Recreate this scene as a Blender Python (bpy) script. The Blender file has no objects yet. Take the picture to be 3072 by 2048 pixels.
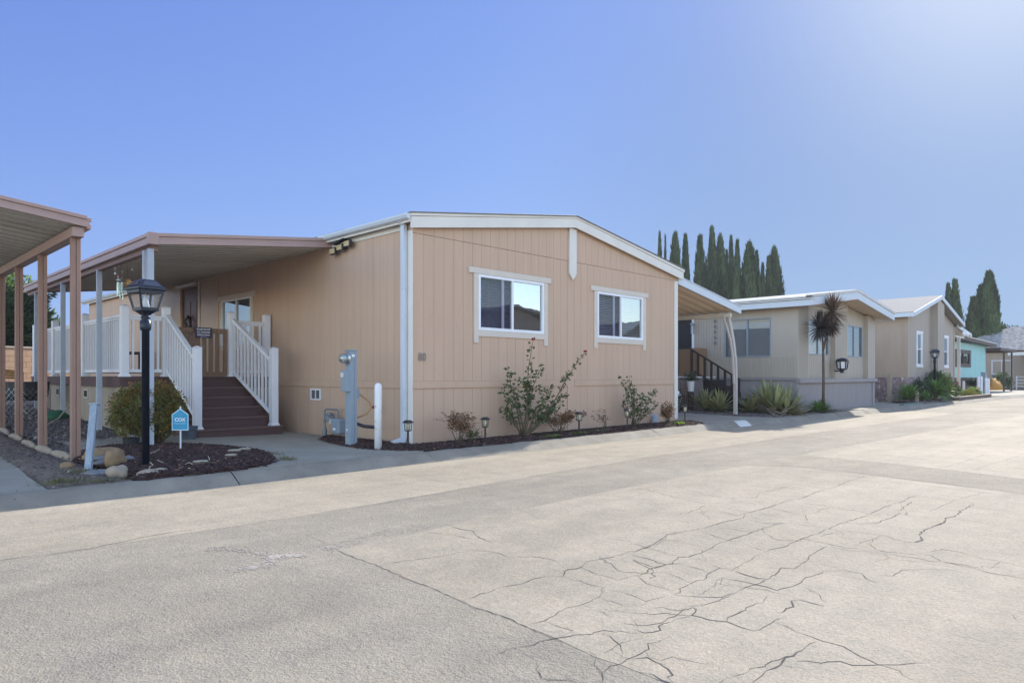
import bpy, bmesh, math, random
from mathutils import Vector, Matrix
random.seed(7)
R = math.radians
scene = bpy.context.scene
# ---------------------------------------------------------------- camera
CAM = Vector((-6.85, -8.98, 1.15)); YAW = R(44.5)
cd = bpy.data.cameras.new('camera'); cam = bpy.data.objects.new('camera', cd)
scene.collection.objects.link(cam); scene.camera = cam
cam.location = CAM; cam.rotation_euler = (R(90), 0, YAW - R(90))
cd.sensor_width = 36; cd.lens = 2070 / 3072 * 36
cd.shift_y = (1125 - 1024) / 3072
cd.clip_start = .05; cd.clip_end = 3000
# ---------------------------------------------------------------- sky, sun, exposure
SUN_AZ, SUN_EL = R(7.6), R(29.5)          # azimuth counted from +X towards +Y
w = bpy.data.worlds.new('World'); scene.world = w; w.use_nodes = True
nt = w.node_tree; bg = nt.nodes['Background']
sky = nt.nodes.new('ShaderNodeTexSky'); sky.sky_type = 'NISHITA'; sky.sun_disc = False
sky.sun_elevation = SUN_EL; sky.sun_rotation = R(90) - SUN_AZ
sky.altitude = 0; sky.air_density = 1.0; sky.dust_density = .35; sky.ozone_density = 3.0
SKY_FILL = (3.3, 2.75, 2.4)
# soft shoulder on the sky's radiance: the photograph holds the glare round the sun back
sc_ = nt.nodes.new('ShaderNodeSeparateColor'); cc_ = nt.nodes.new('ShaderNodeCombineColor'); nt.links.new(sky.outputs[0], sc_.inputs[0])
for i, (c, k) in enumerate(((.40, 1.02), (.60, 1.06), (.28, 3.0))):
    a = nt.nodes.new('ShaderNodeMath'); a.operation = 'MULTIPLY_ADD'; a.inputs[1].default_value = .15 / c; a.inputs[2].default_value = 1
    d = nt.nodes.new('ShaderNodeMath'); d.operation = 'DIVIDE'; e = nt.nodes.new('ShaderNodeMath'); e.operation = 'MULTIPLY'; e.inputs[1].default_value = k
    nt.links.new(sc_.outputs[i], a.inputs[0]); nt.links.new(sc_.outputs[i], d.inputs[0]); nt.links.new(a.outputs[0], d.inputs[1]); nt.links.new(d.outputs[0], e.inputs[0]); nt.links.new(e.outputs[0], cc_.inputs[i])
# sky half behind the viewer brightened and paled: added fill for shaded fronts
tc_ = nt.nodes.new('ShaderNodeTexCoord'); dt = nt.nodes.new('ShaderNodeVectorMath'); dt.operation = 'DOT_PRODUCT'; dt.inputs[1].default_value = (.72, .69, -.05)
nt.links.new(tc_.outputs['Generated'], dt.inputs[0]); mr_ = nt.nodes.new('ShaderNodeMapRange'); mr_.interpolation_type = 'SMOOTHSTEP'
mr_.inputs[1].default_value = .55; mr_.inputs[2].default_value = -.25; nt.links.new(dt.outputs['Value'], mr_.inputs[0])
gm_ = nt.nodes.new('ShaderNodeVectorMath'); gm_.operation = 'MULTIPLY'; gm_.inputs[1].default_value = SKY_FILL; nt.links.new(sky.outputs[0], gm_.inputs[0])
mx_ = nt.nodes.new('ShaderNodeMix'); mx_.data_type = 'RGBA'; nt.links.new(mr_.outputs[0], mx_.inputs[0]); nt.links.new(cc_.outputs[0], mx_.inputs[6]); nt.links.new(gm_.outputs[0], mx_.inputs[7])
gd = nt.nodes.new('ShaderNodeVectorMath'); gd.operation = 'DOT_PRODUCT'; gd.inputs[1].default_value = (math.cos(SUN_EL)*math.cos(SUN_AZ), math.cos(SUN_EL)*math.sin(SUN_AZ), math.sin(SUN_EL)); nt.links.new(tc_.outputs['Generated'], gd.inputs[0])
pw = nt.nodes.new('ShaderNodeMath'); pw.operation = 'POWER'; pw.inputs[1].default_value = 48; pw.use_clamp = True; nt.links.new(gd.outputs['Value'], pw.inputs[0])
ga = nt.nodes.new('ShaderNodeVectorMath'); ga.operation = 'MULTIPLY_ADD'; ga.inputs[1].default_value = (1.7, 1.5, 1.0); nt.links.new(pw.outputs[0], ga.inputs[0])
dd = nt.nodes.new('ShaderNodeVectorMath'); dd.operation = 'DOT_PRODUCT'; dd.inputs[1].default_value = (.985, .13, .085); nt.links.new(tc_.outputs['Generated'], dd.inputs[0])
dm = nt.nodes.new('ShaderNodeMapRange'); dm.interpolation_type = 'SMOOTHSTEP'; dm.inputs[1].default_value = .76; dm.inputs[2].default_value = .99; dm.inputs[3].default_value = 1; dm.inputs[4].default_value = .78; nt.links.new(dd.outputs['Value'], dm.inputs[0])
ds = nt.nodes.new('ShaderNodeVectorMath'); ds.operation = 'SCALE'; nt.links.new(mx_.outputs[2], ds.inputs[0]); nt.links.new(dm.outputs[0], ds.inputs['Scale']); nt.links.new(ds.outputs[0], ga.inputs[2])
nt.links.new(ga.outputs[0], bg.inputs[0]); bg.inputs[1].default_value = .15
sl = bpy.data.lights.new('sun', 'SUN'); sl.energy = 4.7; sl.angle = R(.55); sl.color = (1, .93, .82)
so = bpy.data.objects.new('sun', sl); scene.collection.objects.link(so)
sd = Vector((math.cos(SUN_EL)*math.cos(SUN_AZ), math.cos(SUN_EL)*math.sin(SUN_AZ), math.sin(SUN_EL)))
so.rotation_euler = (-sd).to_track_quat('-Z', 'Y').to_euler(); so.location = sd * 60
vs = scene.view_settings; vs.view_transform = 'Standard'; vs.look = 'None'; vs.exposure = .45; vs.gamma = 1
# ---------------------------------------------------------------- materials
def _n(nt, t, **k):
    n = nt.nodes.new(t)
    for a, b in k.items(): setattr(n, a, b)
    return n
def mat(name, col, rough=.65, metal=0, var=.1, vs=1.5, stretch=(1, 1, 1), bump=0, bs=60, spec=.4, spot=None, coat=0, leaf=0, bd=.01):
    """procedural surface: base colour with noise variation, optional spots (colour, scale, threshold) and noise bump"""
    m = bpy.data.materials.new(name); m.use_nodes = True; t = m.node_tree; L = t.links
    p = t.nodes['Principled BSDF']; tc = _n(t, 'ShaderNodeTexCoord'); mp = _n(t, 'ShaderNodeMapping')
    mp.inputs['Scale'].default_value = stretch; L.new(tc.outputs['Object'], mp.inputs[0])
    n1 = _n(t, 'ShaderNodeTexNoise'); n1.inputs['Scale'].default_value = vs; n1.inputs['Detail'].default_value = 6; n1.inputs['Roughness'].default_value = .62
    L.new(mp.outputs[0], n1.inputs[0])
    r = _n(t, 'ShaderNodeValToRGB'); r.color_ramp.elements[0].position = .3; r.color_ramp.elements[1].position = .7
    a = [max(0, c * (1 - var)) for c in col]; b = [min(1, c * (1 + var)) for c in col]
    r.color_ramp.elements[0].color = (*a, 1); r.color_ramp.elements[1].color = (*b, 1)
    L.new(n1.outputs[0], r.inputs[0]); out = r.outputs[0]
    if spot:
        sc, sz, th = spot
        n2 = _n(t, 'ShaderNodeTexNoise'); n2.inputs['Scale'].default_value = sz; n2.inputs['Detail'].default_value = 8; n2.inputs['Roughness'].default_value = .7
        L.new(mp.outputs[0], n2.inputs[0])
        r2 = _n(t, 'ShaderNodeValToRGB'); r2.color_ramp.elements[0].position = th; r2.color_ramp.elements[1].position = min(1, th + .08)
        L.new(n2.outputs[0], r2.inputs[0])
        mx = _n(t, 'ShaderNodeMix', data_type='RGBA'); L.new(r2.outputs[0], mx.inputs[0]); L.new(out, mx.inputs[6]); mx.inputs[7].default_value = (*sc, 1); out = mx.outputs[2]
    if leaf:
        at = _n(t, 'ShaderNodeAttribute'); at.attribute_name = 'tint'
        mm = _n(t, 'ShaderNodeMix', data_type='RGBA', blend_type='MULTIPLY'); mm.inputs[0].default_value = 1
        L.new(out, mm.inputs[6]); L.new(at.outputs[0], mm.inputs[7]); out = mm.outputs[2]
    L.new(out, p.inputs['Base Color'])
    p.inputs['Roughness'].default_value = rough; p.inputs['Metallic'].default_value = metal
    p.inputs['Specular IOR Level'].default_value = spec; p.inputs['Coat Weight'].default_value = coat
    if bump:
        n3 = _n(t, 'ShaderNodeTexNoise'); n3.inputs['Scale'].default_value = bs; n3.inputs['Detail'].default_value = 5
        L.new(mp.outputs[0], n3.inputs[0]); bp = _n(t, 'ShaderNodeBump'); bp.inputs['Strength'].default_value = bump; bp.inputs['Distance'].default_value = bd
        L.new(n3.outputs[0], bp.inputs['Height']); L.new(bp.outputs[0], p.inputs['Normal'])
    if leaf:
        tr = _n(t, 'ShaderNodeBsdfTranslucent'); ms = _n(t, 'ShaderNodeMixShader'); ms.inputs[0].default_value = leaf
        L.new(out, tr.inputs[0]); L.new(p.outputs[0], ms.inputs[1]); L.new(tr.outputs[0], ms.inputs[2])
        L.new(ms.outputs[0], t.nodes['Material Output'].inputs[0])
    return m
def glass(name, refl, tint=(.7, .75, .75), rtint=(.85, .95, .97), rough=.01):
    m = bpy.data.materials.new(name); m.use_nodes = True; t = m.node_tree; L = t.links; t.nodes.remove(t.nodes['Principled BSDF'])
    tr = _n(t, 'ShaderNodeBsdfTransparent'); tr.inputs[0].default_value = (*tint, 1)
    gl = _n(t, 'ShaderNodeBsdfGlossy'); gl.inputs[0].default_value = (*rtint, 1); gl.inputs['Roughness'].default_value = rough
    ms = _n(t, 'ShaderNodeMixShader'); lw = _n(t, 'ShaderNodeLayerWeight'); lw.inputs[0].default_value = .25
    mr = _n(t, 'ShaderNodeMapRange'); mr.inputs[3].default_value = refl; mr.inputs[4].default_value = min(1, refl + .2)
    L.new(lw.outputs['Fresnel'], mr.inputs[0]); L.new(mr.outputs[0], ms.inputs[0])
    tc = _n(t, 'ShaderNodeTexCoord'); no = _n(t, 'ShaderNodeTexNoise'); no.inputs['Scale'].default_value = 1.3
    bp = _n(t, 'ShaderNodeBump'); bp.inputs['Strength'].default_value = .06; bp.inputs['Distance'].default_value = .05
    L.new(tc.outputs['Object'], no.inputs[0]); L.new(no.outputs[0], bp.inputs['Height']); L.new(bp.outputs[0], gl.inputs['Normal'])
    L.new(tr.outputs[0], ms.inputs[1]); L.new(gl.outputs[0], ms.inputs[2]); L.new(ms.outputs[0], t.nodes['Material Output'].inputs[0])
    return m
GR = (12, 12, .5)
M = dict(
 peach=mat('peach_siding', (.535, .368, .262), .62, var=.06, vs=.8, stretch=(5, 5, .5), bump=.25, bs=9, spec=.35, spot=((.47, .33, .24), 1.6, .60)),
 peachdark=mat('peach_groove', (.27, .18, .13), .8),
 trim=mat('cream_trim', (.60, .53, .455), .5, var=.05, vs=3),
 white=mat('white_vinyl', (.76, .76, .79), .4, var=.05, vs=2, spec=.5, spot=((.55, .53, .52), 11, .68)),
 fascia=mat('painted_fascia', (.68, .645, .59), .5, var=.06, vs=1.5),
 gutter=mat('gutter_paint', (.54, .585, .64), .35, var=.04, vs=2),
 shingle=mat('roof_shingle', (.16, .145, .13), .9, var=.35, vs=14, bump=.5, bs=50),
 pink=mat('dusty_pink_paint', (.38, .255, .225), .5, var=.08, vs=2.5, bump=.1, bs=20),
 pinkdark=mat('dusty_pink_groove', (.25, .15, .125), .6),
 pinkpost=mat('chipped_pink_paint', (.30, .18, .135), .6, var=.1, vs=4, spot=((.13, .075, .06), 5, .64), stretch=(2, 2, .8)),
 soffit=mat('beige_metal_pan', (.64, .605, .54), .5, var=.06, vs=2),
 greypost=mat('grey_painted_post', (.42, .46, .52), .55, var=.08, vs=3, spot=((.22, .23, .27), 6, .68), stretch=(3, 3, 1)),
 plank=mat('weathered_blue_grey_board', (.27, .32, .38), .8, var=.2, vs=8, spot=((.50, .53, .56), 18, .6), stretch=(3, 3, 1)),
 deck=mat('brown_composite', (.10, .055, .053), .6, var=.12, vs=3, stretch=(1, 6, 6), bump=.2, bs=30),
 skirt=mat('tan_skirt', (.36, .30, .235), .7, var=.08, vs=2, stretch=(4, 4, .6)),
 gate=mat('stained_wood', (.22, .13, .08), .6, var=.25, vs=5, stretch=(6, 6, .7), bump=.2, bs=20),
 door=mat('red_brown_door', (.10, .035, .025), .45, var=.15),
 dark=mat('near_black', (.015, .015, .018), .6),
 black=mat('black_enamel', (.016, .020, .034), .3, var=.25, vs=14, spec=.3, spot=((.2, .2, .22), 60, .8)),
 blackplastic=mat('black_plastic', (.03, .03, .034), .45, var=.1),
 galv=mat('grey_enamel_box', (.25, .30, .355), .45, var=.06, vs=3),
 steel=mat('brushed_steel', (.5, .5, .5), .3, metal=.9, var=.1),
 iron=mat('grey_iron_pipe', (.22, .23, .25), .55, metal=.3, var=.15, vs=9),
 bollard=mat('chipped_white_bollard', (.74, .75, .78), .55, var=.05, spot=((.45, .30, .17), 9, .58), stretch=(3, 3, 1)),
 blind=mat('blind_slat', (.62, .58, .62), .5),
 blindlight=mat('pale_blind_slat', (.75, .75, .74), .5),
 glass_dim=glass('screened_glass', .035, (.62, .62, .70)),
 glass_sky=glass('reflective_glass', .42, (.5, .55, .55)),
 glass_mid=glass('window_glass', .16, (.55, .58, .6)),
 lampglass=glass('lantern_glass', .08, (.88, .9, .92)),
 solar=mat('solar_cell', (.035, .04, .06), .25, spec=.7),
 rock=mat('tan_rock', (.27, .18, .10), .85, var=.3, vs=6, bump=.6, bs=14, bd=.02),
 palerock=mat('pale_rock', (.33, .265, .20), .85, var=.25, vs=6, bump=.6, bs=14, bd=.02),
 greyrock=mat('grey_rock', (.20, .20, .21), .85, var=.3, vs=8, bump=.6, bs=20, bd=.02),
 logend=mat('cut_log_face', (.45, .40, .30), .8, var=.2, vs=9),
 bark=mat('tree_bark', (.12, .085, .06), .9, var=.3, vs=10, stretch=(1, 1, .3), bump=.8, bs=18, bd=.02),
 stem=mat('rose_cane', (.13, .10, .065), .7, var=.3, vs=10),
 blue=mat('lawn_sign_blue', (.015, .28, .48), .4),
 darksign=mat('navy_sign', (.045, .035, .075), .45),
 letter=mat('white_lettering', (.8, .8, .8), .5),
 h2=mat('beige_metal_siding', (.42, .365, .30), .5, var=.07, vs=1.2, stretch=(1, 1, .3)),
 h2skirt=mat('grey_skirt', (.29, .262, .262), .6, var=.07, vs=1.5, stretch=(2, 2, .4)),
 h2roof=mat('white_metal_roof', (.55, .53, .50), .5, var=.12, vs=2, spot=((.35, .33, .3), 6, .66)),
 h3=mat('greige_siding', (.37, .32, .27), .6, var=.06, vs=2, stretch=(3, 3, .4)),
 h3tan=mat('tan_siding', (.42, .32, .24), .6, var=.06, vs=2, stretch=(3, 3, .4)),
 h3roof=mat('grey_shingle', (.25, .24, .23), .9, var=.15, vs=9, bump=.4, bs=30),
 teal=mat('teal_paint', (.30, .56, .56), .55, var=.05, vs=2),
 brown=mat('dark_brown_paint', (.075, .055, .05), .55, var=.15),
 shake=mat('cedar_shake', (.30, .28, .265), .9, var=.6, vs=3.2, stretch=(1, 1, 1.6), bump=.8, bs=12, bd=.04),
 purplebrick=mat('mixed_brick_stone', (.24, .17, .17), .85, var=.4, vs=5, spot=((.55, .5, .52), 7, .55), bump=.5, bs=10),
 block=mat('tan_block_wall', (.50, .33, .21), .9, var=.1, vs=3, bump=.3, bs=40),
 mortar=mat('mortar', (.33, .23, .16), .95),
 silver=mat('silver_car_paint', (.45, .46, .48), .25, metal=.4, var=.02, coat=.6),
 tyre=mat('rubber', (.02, .02, .02), .8),
 card=mat('cardboard', (.28, .17, .10), .8, var=.1),
 salmon=mat('salmon_carton', (.38, .18, .14), .7, var=.1),
 greenk=mat('green_painted_kerb', (.13, .19, .17), .7, var=.2, vs=5),
 concrete=mat('pale_concrete', (.31, .28, .225), .85, var=.14, vs=1.3, bump=.35, bs=120, spot=((.24, .225, .2), 2.2, .62), bd=.004),
 kerb=mat('kerb_concrete', (.27, .235, .185), .88, var=.2, vs=2.2, bump=.6, bs=160, spot=((.22, .2, .18), 7, .62), bd=.005),
 dirt=mat('dry_dirt', (.17, .13, .10), .95, var=.3, vs=4, bump=.8, bs=40, spot=((.25, .2, .16), 9, .6), bd=.02),
 mulch=mat('mulch_base', (.045, .022, .02), .95, var=.5, vs=20, bump=1, bs=60, bd=.02),
 chip=mat('bark_chips', (.060, .032, .027), .85, var=.4, vs=9, leaf=.05),
 pebble=mat('gravel_stones', (.115, .095, .09), .85, var=.3, vs=9, leaf=.05),
 gravel=mat('gravel_base', (.07, .06, .058), .95, var=.4, vs=20, bump=1, bs=50, bd=.02),
 leaf=mat('rose_leaf', (.11, .165, .08), .42, var=.3, vs=8, leaf=.45),
 bushleaf=mat('jade_bush_leaf', (.17, .165, .055), .45, var=.3, vs=6, leaf=.3),
 dryleaf=mat('dry_leaf', (.22, .14, .09), .7, var=.3, vs=8, leaf=.3),
 blade=mat('agave_blade', (.30, .30, .14), .5, var=.2, vs=5, leaf=.25),
 greenblade=mat('green_blade', (.11, .20, .05), .45, var=.2, vs=5, leaf=.35),
 redblade=mat('bronze_blade', (.10, .08, .062), .5, var=.3, vs=5, leaf=.25),
 cyp=mat('cypress_foliage', (.05, .085, .037), .7, var=.3, vs=1.2, leaf=.15),
 juniper=mat('juniper_foliage', (.022, .036, .018), .7, var=.3, vs=2, leaf=.2),
 grass=mat('dry_grass', (.18, .17, .07), .7, var=.3, vs=8, leaf=.3),
 red=mat('red_petal', (.42, .012, .02), .5, var=.2, leaf=.1),
 pinkflower=mat('pink_petal', (.6, .25, .3), .5, var=.3, vs=15, leaf=.2),
 cream=mat('cream_petal', (.7, .62, .42), .5, var=.2, vs=15, leaf=.2),
 gold=mat('aged_brass', (.35, .22, .09), .4, metal=.6, var=.2),
 orange=mat('orange_tarp', (.55, .26, .05), .7, var=.15, vs=6),
 hose=mat('orange_hose', (.4, .2, .07), .5),
 yellowlens=mat('amber_lens', (.55, .42, .22), .35),
)
# ---------------------------------------------------------------- mesh builder
class FR:
    """wall frame: origin o, along-wall unit u, outward normal n"""
    def __init__(s, o, u, n): s.o = Vector(o); s.u = Vector(u); s.n = Vector(n)
    def p(s, u, z, n): return s.o + s.u * u + s.n * n + Vector((0, 0, z))
class MB:
    def __init__(s): s.v = []; s.f = []; s.t = []
    def add(s, vs, fs, t=None):
        k = len(s.v); s.v += [tuple(v) for v in vs]
        for f in fs: s.f.append([k + i for i in f]); s.t.append(t)
    def hexa(s, p): s.add(p, [(0, 3, 2, 1), (4, 5, 6, 7), (0, 1, 5, 4), (1, 2, 6, 5), (2, 3, 7, 6), (3, 0, 4, 7)])
    def box(s, x0, x1, y0, y1, z0, z1):
        s.hexa([(x0, y0, z0), (x1, y0, z0), (x1, y1, z0), (x0, y1, z0), (x0, y0, z1), (x1, y0, z1), (x1, y1, z1), (x0, y1, z1)]); return s
    def bf(s, fr, u0, u1, z0, z1, n0, n1, z1b=None, z0b=None):
        zb = z1 if z1b is None else z1b; za = z0 if z0b is None else z0b
        s.hexa([fr.p(u0, z0, n1), fr.p(u1, za, n1), fr.p(u1, za, n0), fr.p(u0, z0, n0), fr.p(u0, z1, n1), fr.p(u1, zb, n1), fr.p(u1, zb, n0), fr.p(u0, z1, n0)]); return s
    def bar(s, a, b, wd, ht, up=(0, 0, 1), rot=0):
        a = Vector(a); b = Vector(b); d = (b - a).normalized(); up = Vector(up)
        if abs(d.dot(up)) > .99: up = Vector((0, 1, 0))
        x = d.cross(up).normalized(); y = x.cross(d)
        if rot: q = Matrix.Rotation(rot, 3, d); x = q @ x; y = q @ y
        x = x * wd / 2; y = y * ht / 2
        s.hexa([a - x - y, a + x - y, a + x + y, a - x + y, b - x - y, b + x - y, b + x + y, b - x + y]); return s
    def prism(s, poly, d):
        """poly: list of 3d points, extruded by vector d"""
        n = len(poly); d = Vector(d); P = [Vector(p) for p in poly]
        s.add(P + [p + d for p in P], [tuple(range(n))[::-1], tuple(range(n, 2 * n))] + [(i, (i + 1) % n, n + (i + 1) % n, n + i) for i in range(n)]); return s
    def tube(s, pts, r, n=8, cap=True, t=None):
        P = [Vector(p) for p in pts]; m = len(P)
        rs = r if isinstance(r, (list, tuple)) else [r] * m
        vs = []; x = None
        for i, p in enumerate(P):
            d = (P[min(i + 1, m - 1)] - P[max(i - 1, 0)]).normalized()
            if x is None: x = d.orthogonal().normalized()
            else:
                x = (x - d * x.dot(d))
                x = x.normalized() if x.length > 1e-6 else d.orthogonal().normalized()
            y = d.cross(x)
            for k in range(n):
                a = 2 * math.pi * k / n; vs.append(p + (x * math.cos(a) + y * math.sin(a)) * rs[i])
        fs = [(i * n + k, i * n + (k + 1) % n, (i + 1) * n + (k + 1) % n, (i + 1) * n + k) for i in range(m - 1) for k in range(n)]
        if cap: fs += [tuple(range(n))[::-1], tuple(range((m - 1) * n, m * n))]
        s.add(vs, fs, t); return s
    def lathe(s, c, prof, n=16, ax=(0, 0, 1), sq=0, rot=0):
        """prof: (radius, height) pairs along axis ax"""
        ax = Vector(ax); x = ax.orthogonal().normalized() if abs(ax.z) < .9 else Vector((1, 0, 0)); y = ax.cross(x); c = Vector(c); vs = []
        for r, h in prof:
            for k in range(n):
                a = 2 * math.pi * k / n + rot; vs.append(c + ax * h + (x * math.cos(a) + y * math.sin(a)) * r)
        m = len(prof)
        fs = [(i * n + k, i * n + (k + 1) % n, (i + 1) * n + (k + 1) % n, (i + 1) * n + k) for i in range(m - 1) for k in range(n)]
        fs += [tuple(range(n))[::-1], tuple(range((m - 1) * n, m * n))]
        s.add(vs, fs); return s
    def blob(s, c, r, seed=0, jag=.18, n=10, sub=(1, 1, 1), t=None):
        rr = random.Random(seed); vs = []; m = n // 2 + 1
        ph = [(rr.uniform(0, 6.3), rr.uniform(1, 3)) for _ in range(4)]
        for i in range(m + 1):
            th = math.pi * i / m
            for k in range(n):
                a = 2 * math.pi * k / n
                q = 1 + jag * (math.sin(a * 2 + ph[0][0] + th) + math.sin(a * 3 + ph[1][0] - 2 * th)) / 2 + jag * .5 * rr.uniform(-1, 1)
                if i in (0, m): q = 1
                vs.append((c[0] + r[0] * q * math.sin(th) * math.cos(a), c[1] + r[1] * q * math.sin(th) * math.sin(a), c[2] + r[2] * q * math.cos(th)))
        fs = [(i * n + k, (i + 1) * n + k, (i + 1) * n + (k + 1) % n, i * n + (k + 1) % n) for i in range(m) for k in range(n)]
        s.add(vs, fs, t); return s
    def leafq(s, p, d, side, ln, wd, t=None, fold=.25):
        """a folded leaf: base p, direction d, half-width vector side"""
        p = Vector(p); d = Vector(d).normalized(); sd_ = Vector(side); sd_ = (sd_ - d * sd_.dot(d))
        sd_ = sd_.normalized() if sd_.length > 1e-5 else d.orthogonal().normalized()
        up = sd_.cross(d)
        a = p; b = p + d * ln * .5 + sd_ * wd / 2 + up * wd * fold; c = p + d * ln; e = p + d * ln * .5 - sd_ * wd / 2 + up * wd * fold; m_ = p + d * ln * .5
        s.add([a, b, c, e, m_], [(0, 1, 2, 4), (0, 4, 2, 3)], t)
COLL = scene.collection; WO = {}
def link(o, parent=None, wl=Vector((0, 0, 0))):
    COLL.objects.link(o)
    if parent is not None: o.parent = parent; o.location = wl - WO.get(parent.name, Vector((0, 0, 0)))
    else: o.location = wl
    WO[o.name] = wl.copy()
    return o
def put(mb, name, m, parent=None, smooth=False, bevel=0, base=True, label=None):
    """link the builder's mesh as one object; its origin at the centre of its base"""
    me = bpy.data.meshes.new(name)
    xs = [v[0] for v in mb.v]; ys = [v[1] for v in mb.v]; zs = [v[2] for v in mb.v]
    o = Vector(((min(xs) + max(xs)) / 2, (min(ys) + max(ys)) / 2, min(zs)))
    me.from_pydata([(v[0] - o.x, v[1] - o.y, v[2] - o.z) for v in mb.v], [], mb.f); me.update()
    if any(t is not None for t in mb.t):
        ca = me.color_attributes.new('tint', 'FLOAT_COLOR', 'CORNER'); k = 0; buf = []
        for f, t in zip(mb.f, mb.t): buf += list((*(t or (1, 1, 1)), 1)) * len(f)
        ca.data.foreach_set('color', buf)
    elif M.get('_leafs') and m in M['_leafs']:
        ca = me.color_attributes.new('tint', 'FLOAT_COLOR', 'CORNER'); ca.data.foreach_set('color', [1.0] * 4 * len(me.loops))
    me.materials.append(m)
    if smooth: me.polygons.foreach_set('use_smooth', [True] * len(me.polygons))
    ob = bpy.data.objects.new(name, me); link(ob, parent, o)
    if bevel: b = ob.modifiers.new('bevel', 'BEVEL'); b.width = bevel; b.segments = 2; b.limit_method = 'ANGLE'
    if label: ob['label'] = label
    return ob
M['_leafs'] = [M[k] for k in ('chip', 'pebble', 'leaf', 'bushleaf', 'dryleaf', 'blade', 'greenblade', 'redblade', 'cyp', 'juniper', 'grass', 'red', 'pinkflower', 'cream')]
def tag(o, label, cat, group=None, kind=None):
    o['label'] = label; o['category'] = cat
    if group: o['group'] = group
    if kind: o['kind'] = kind
    return o
def thing(name, loc, label, cat, group=None):
    o = bpy.data.objects.new(name, None); o.empty_display_size = .2; link(o, None, Vector(loc)); return tag(o, label, cat, group)
def setting(mb, name, m, **k):
    o = put(mb, name, m, **k); o['kind'] = 'structure'; return o
def copytree(o, loc, rz=0, sc=None, label=None):
    kids = [c for c in bpy.data.objects if c.parent == o]
    def cp(ch, par):
        d = ch.copy(); COLL.objects.link(d); d.parent = par
        for g in [c for c in bpy.data.objects if c.parent == ch]: cp(g, d)
    r_ = o.copy(); COLL.objects.link(r_)
    for ch in kids: cp(ch, r_)
    r_.location = loc; r_.rotation_euler = (0, 0, rz)
    if sc: r_.scale = sc
    if label: r_['label'] = label
    return r_
def text(s_, name, m, parent, loc, size, rot, depth=.003, wscale=1, bold=0):
    cu = bpy.data.curves.new(name, 'FONT'); cu.body = s_; cu.size = size; cu.extrude = depth; cu.align_x = 'CENTER'; cu.offset = bold
    tmp = bpy.data.objects.new('tmp', cu); COLL.objects.link(tmp)
    dg = bpy.context.evaluated_depsgraph_get(); me = bpy.data.meshes.new_from_object(tmp.evaluated_get(dg))
    bpy.data.objects.remove(tmp)
    me.name = name; me.materials.clear(); me.materials.append(m)
    o = bpy.data.objects.new(name, me); link(o, parent, Vector(loc)); o.rotation_euler = rot; o.scale = (wscale, 1, 1)
    return o
def tn(lo=.7, hi=1.3, hue=.1):
    a = random.uniform(lo, hi); return (a * random.uniform(1 - hue, 1 + hue), a, a * random.uniform(1 - hue, 1 + hue))
# ---------------------------------------------------------------- wall builders
def siding(mb, fr, u0, u1, zlo, ztop, step, gap, holes=(), n0=-.1, n1=0., groove=.0055, back=None):
    """vertical planks with real grooves, cut round the holes (u0,u1,z0,z1)"""
    cuts = set([u0, u1]);
    for h in holes: cuts |= {h[0], h[1]}
    for top in ([ztop] if not callable(ztop) else []): pass
    zt = ztop if callable(ztop) else (lambda u: ztop)
    g = []
    if step:
        k = u0 + step
        while k < u1 - .02: g.append(k); k += step
    ed = sorted(cuts | set(g) | {x + gap for x in g if x + gap < u1})
    gs = set(g)
    for a, b in zip(ed[:-1], ed[1:]):
        if b - a < 1e-4: continue
        mid = (a + b) / 2; isg = any(x - 1e-6 <= mid <= x + gap + 1e-6 for x in gs)
        segs = [(zlo, None)]
        hh = sorted([h for h in holes if h[0] - 1e-6 <= mid <= h[1] + 1e-6], key=lambda h: h[2])
        out = []; z = zlo
        for h in hh:
            if h[2] > z: out.append((z, h[2], h[2]))
            z = h[3]
        out.append((z, zt(a), zt(b)))
        for za, zb, zc in out:
            tgt = back if (isg and back is not None) else mb
            tgt.bf(fr, a, b, za, zb, n0, n1 - (groove if isg else 0), z1b=zc)
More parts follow.
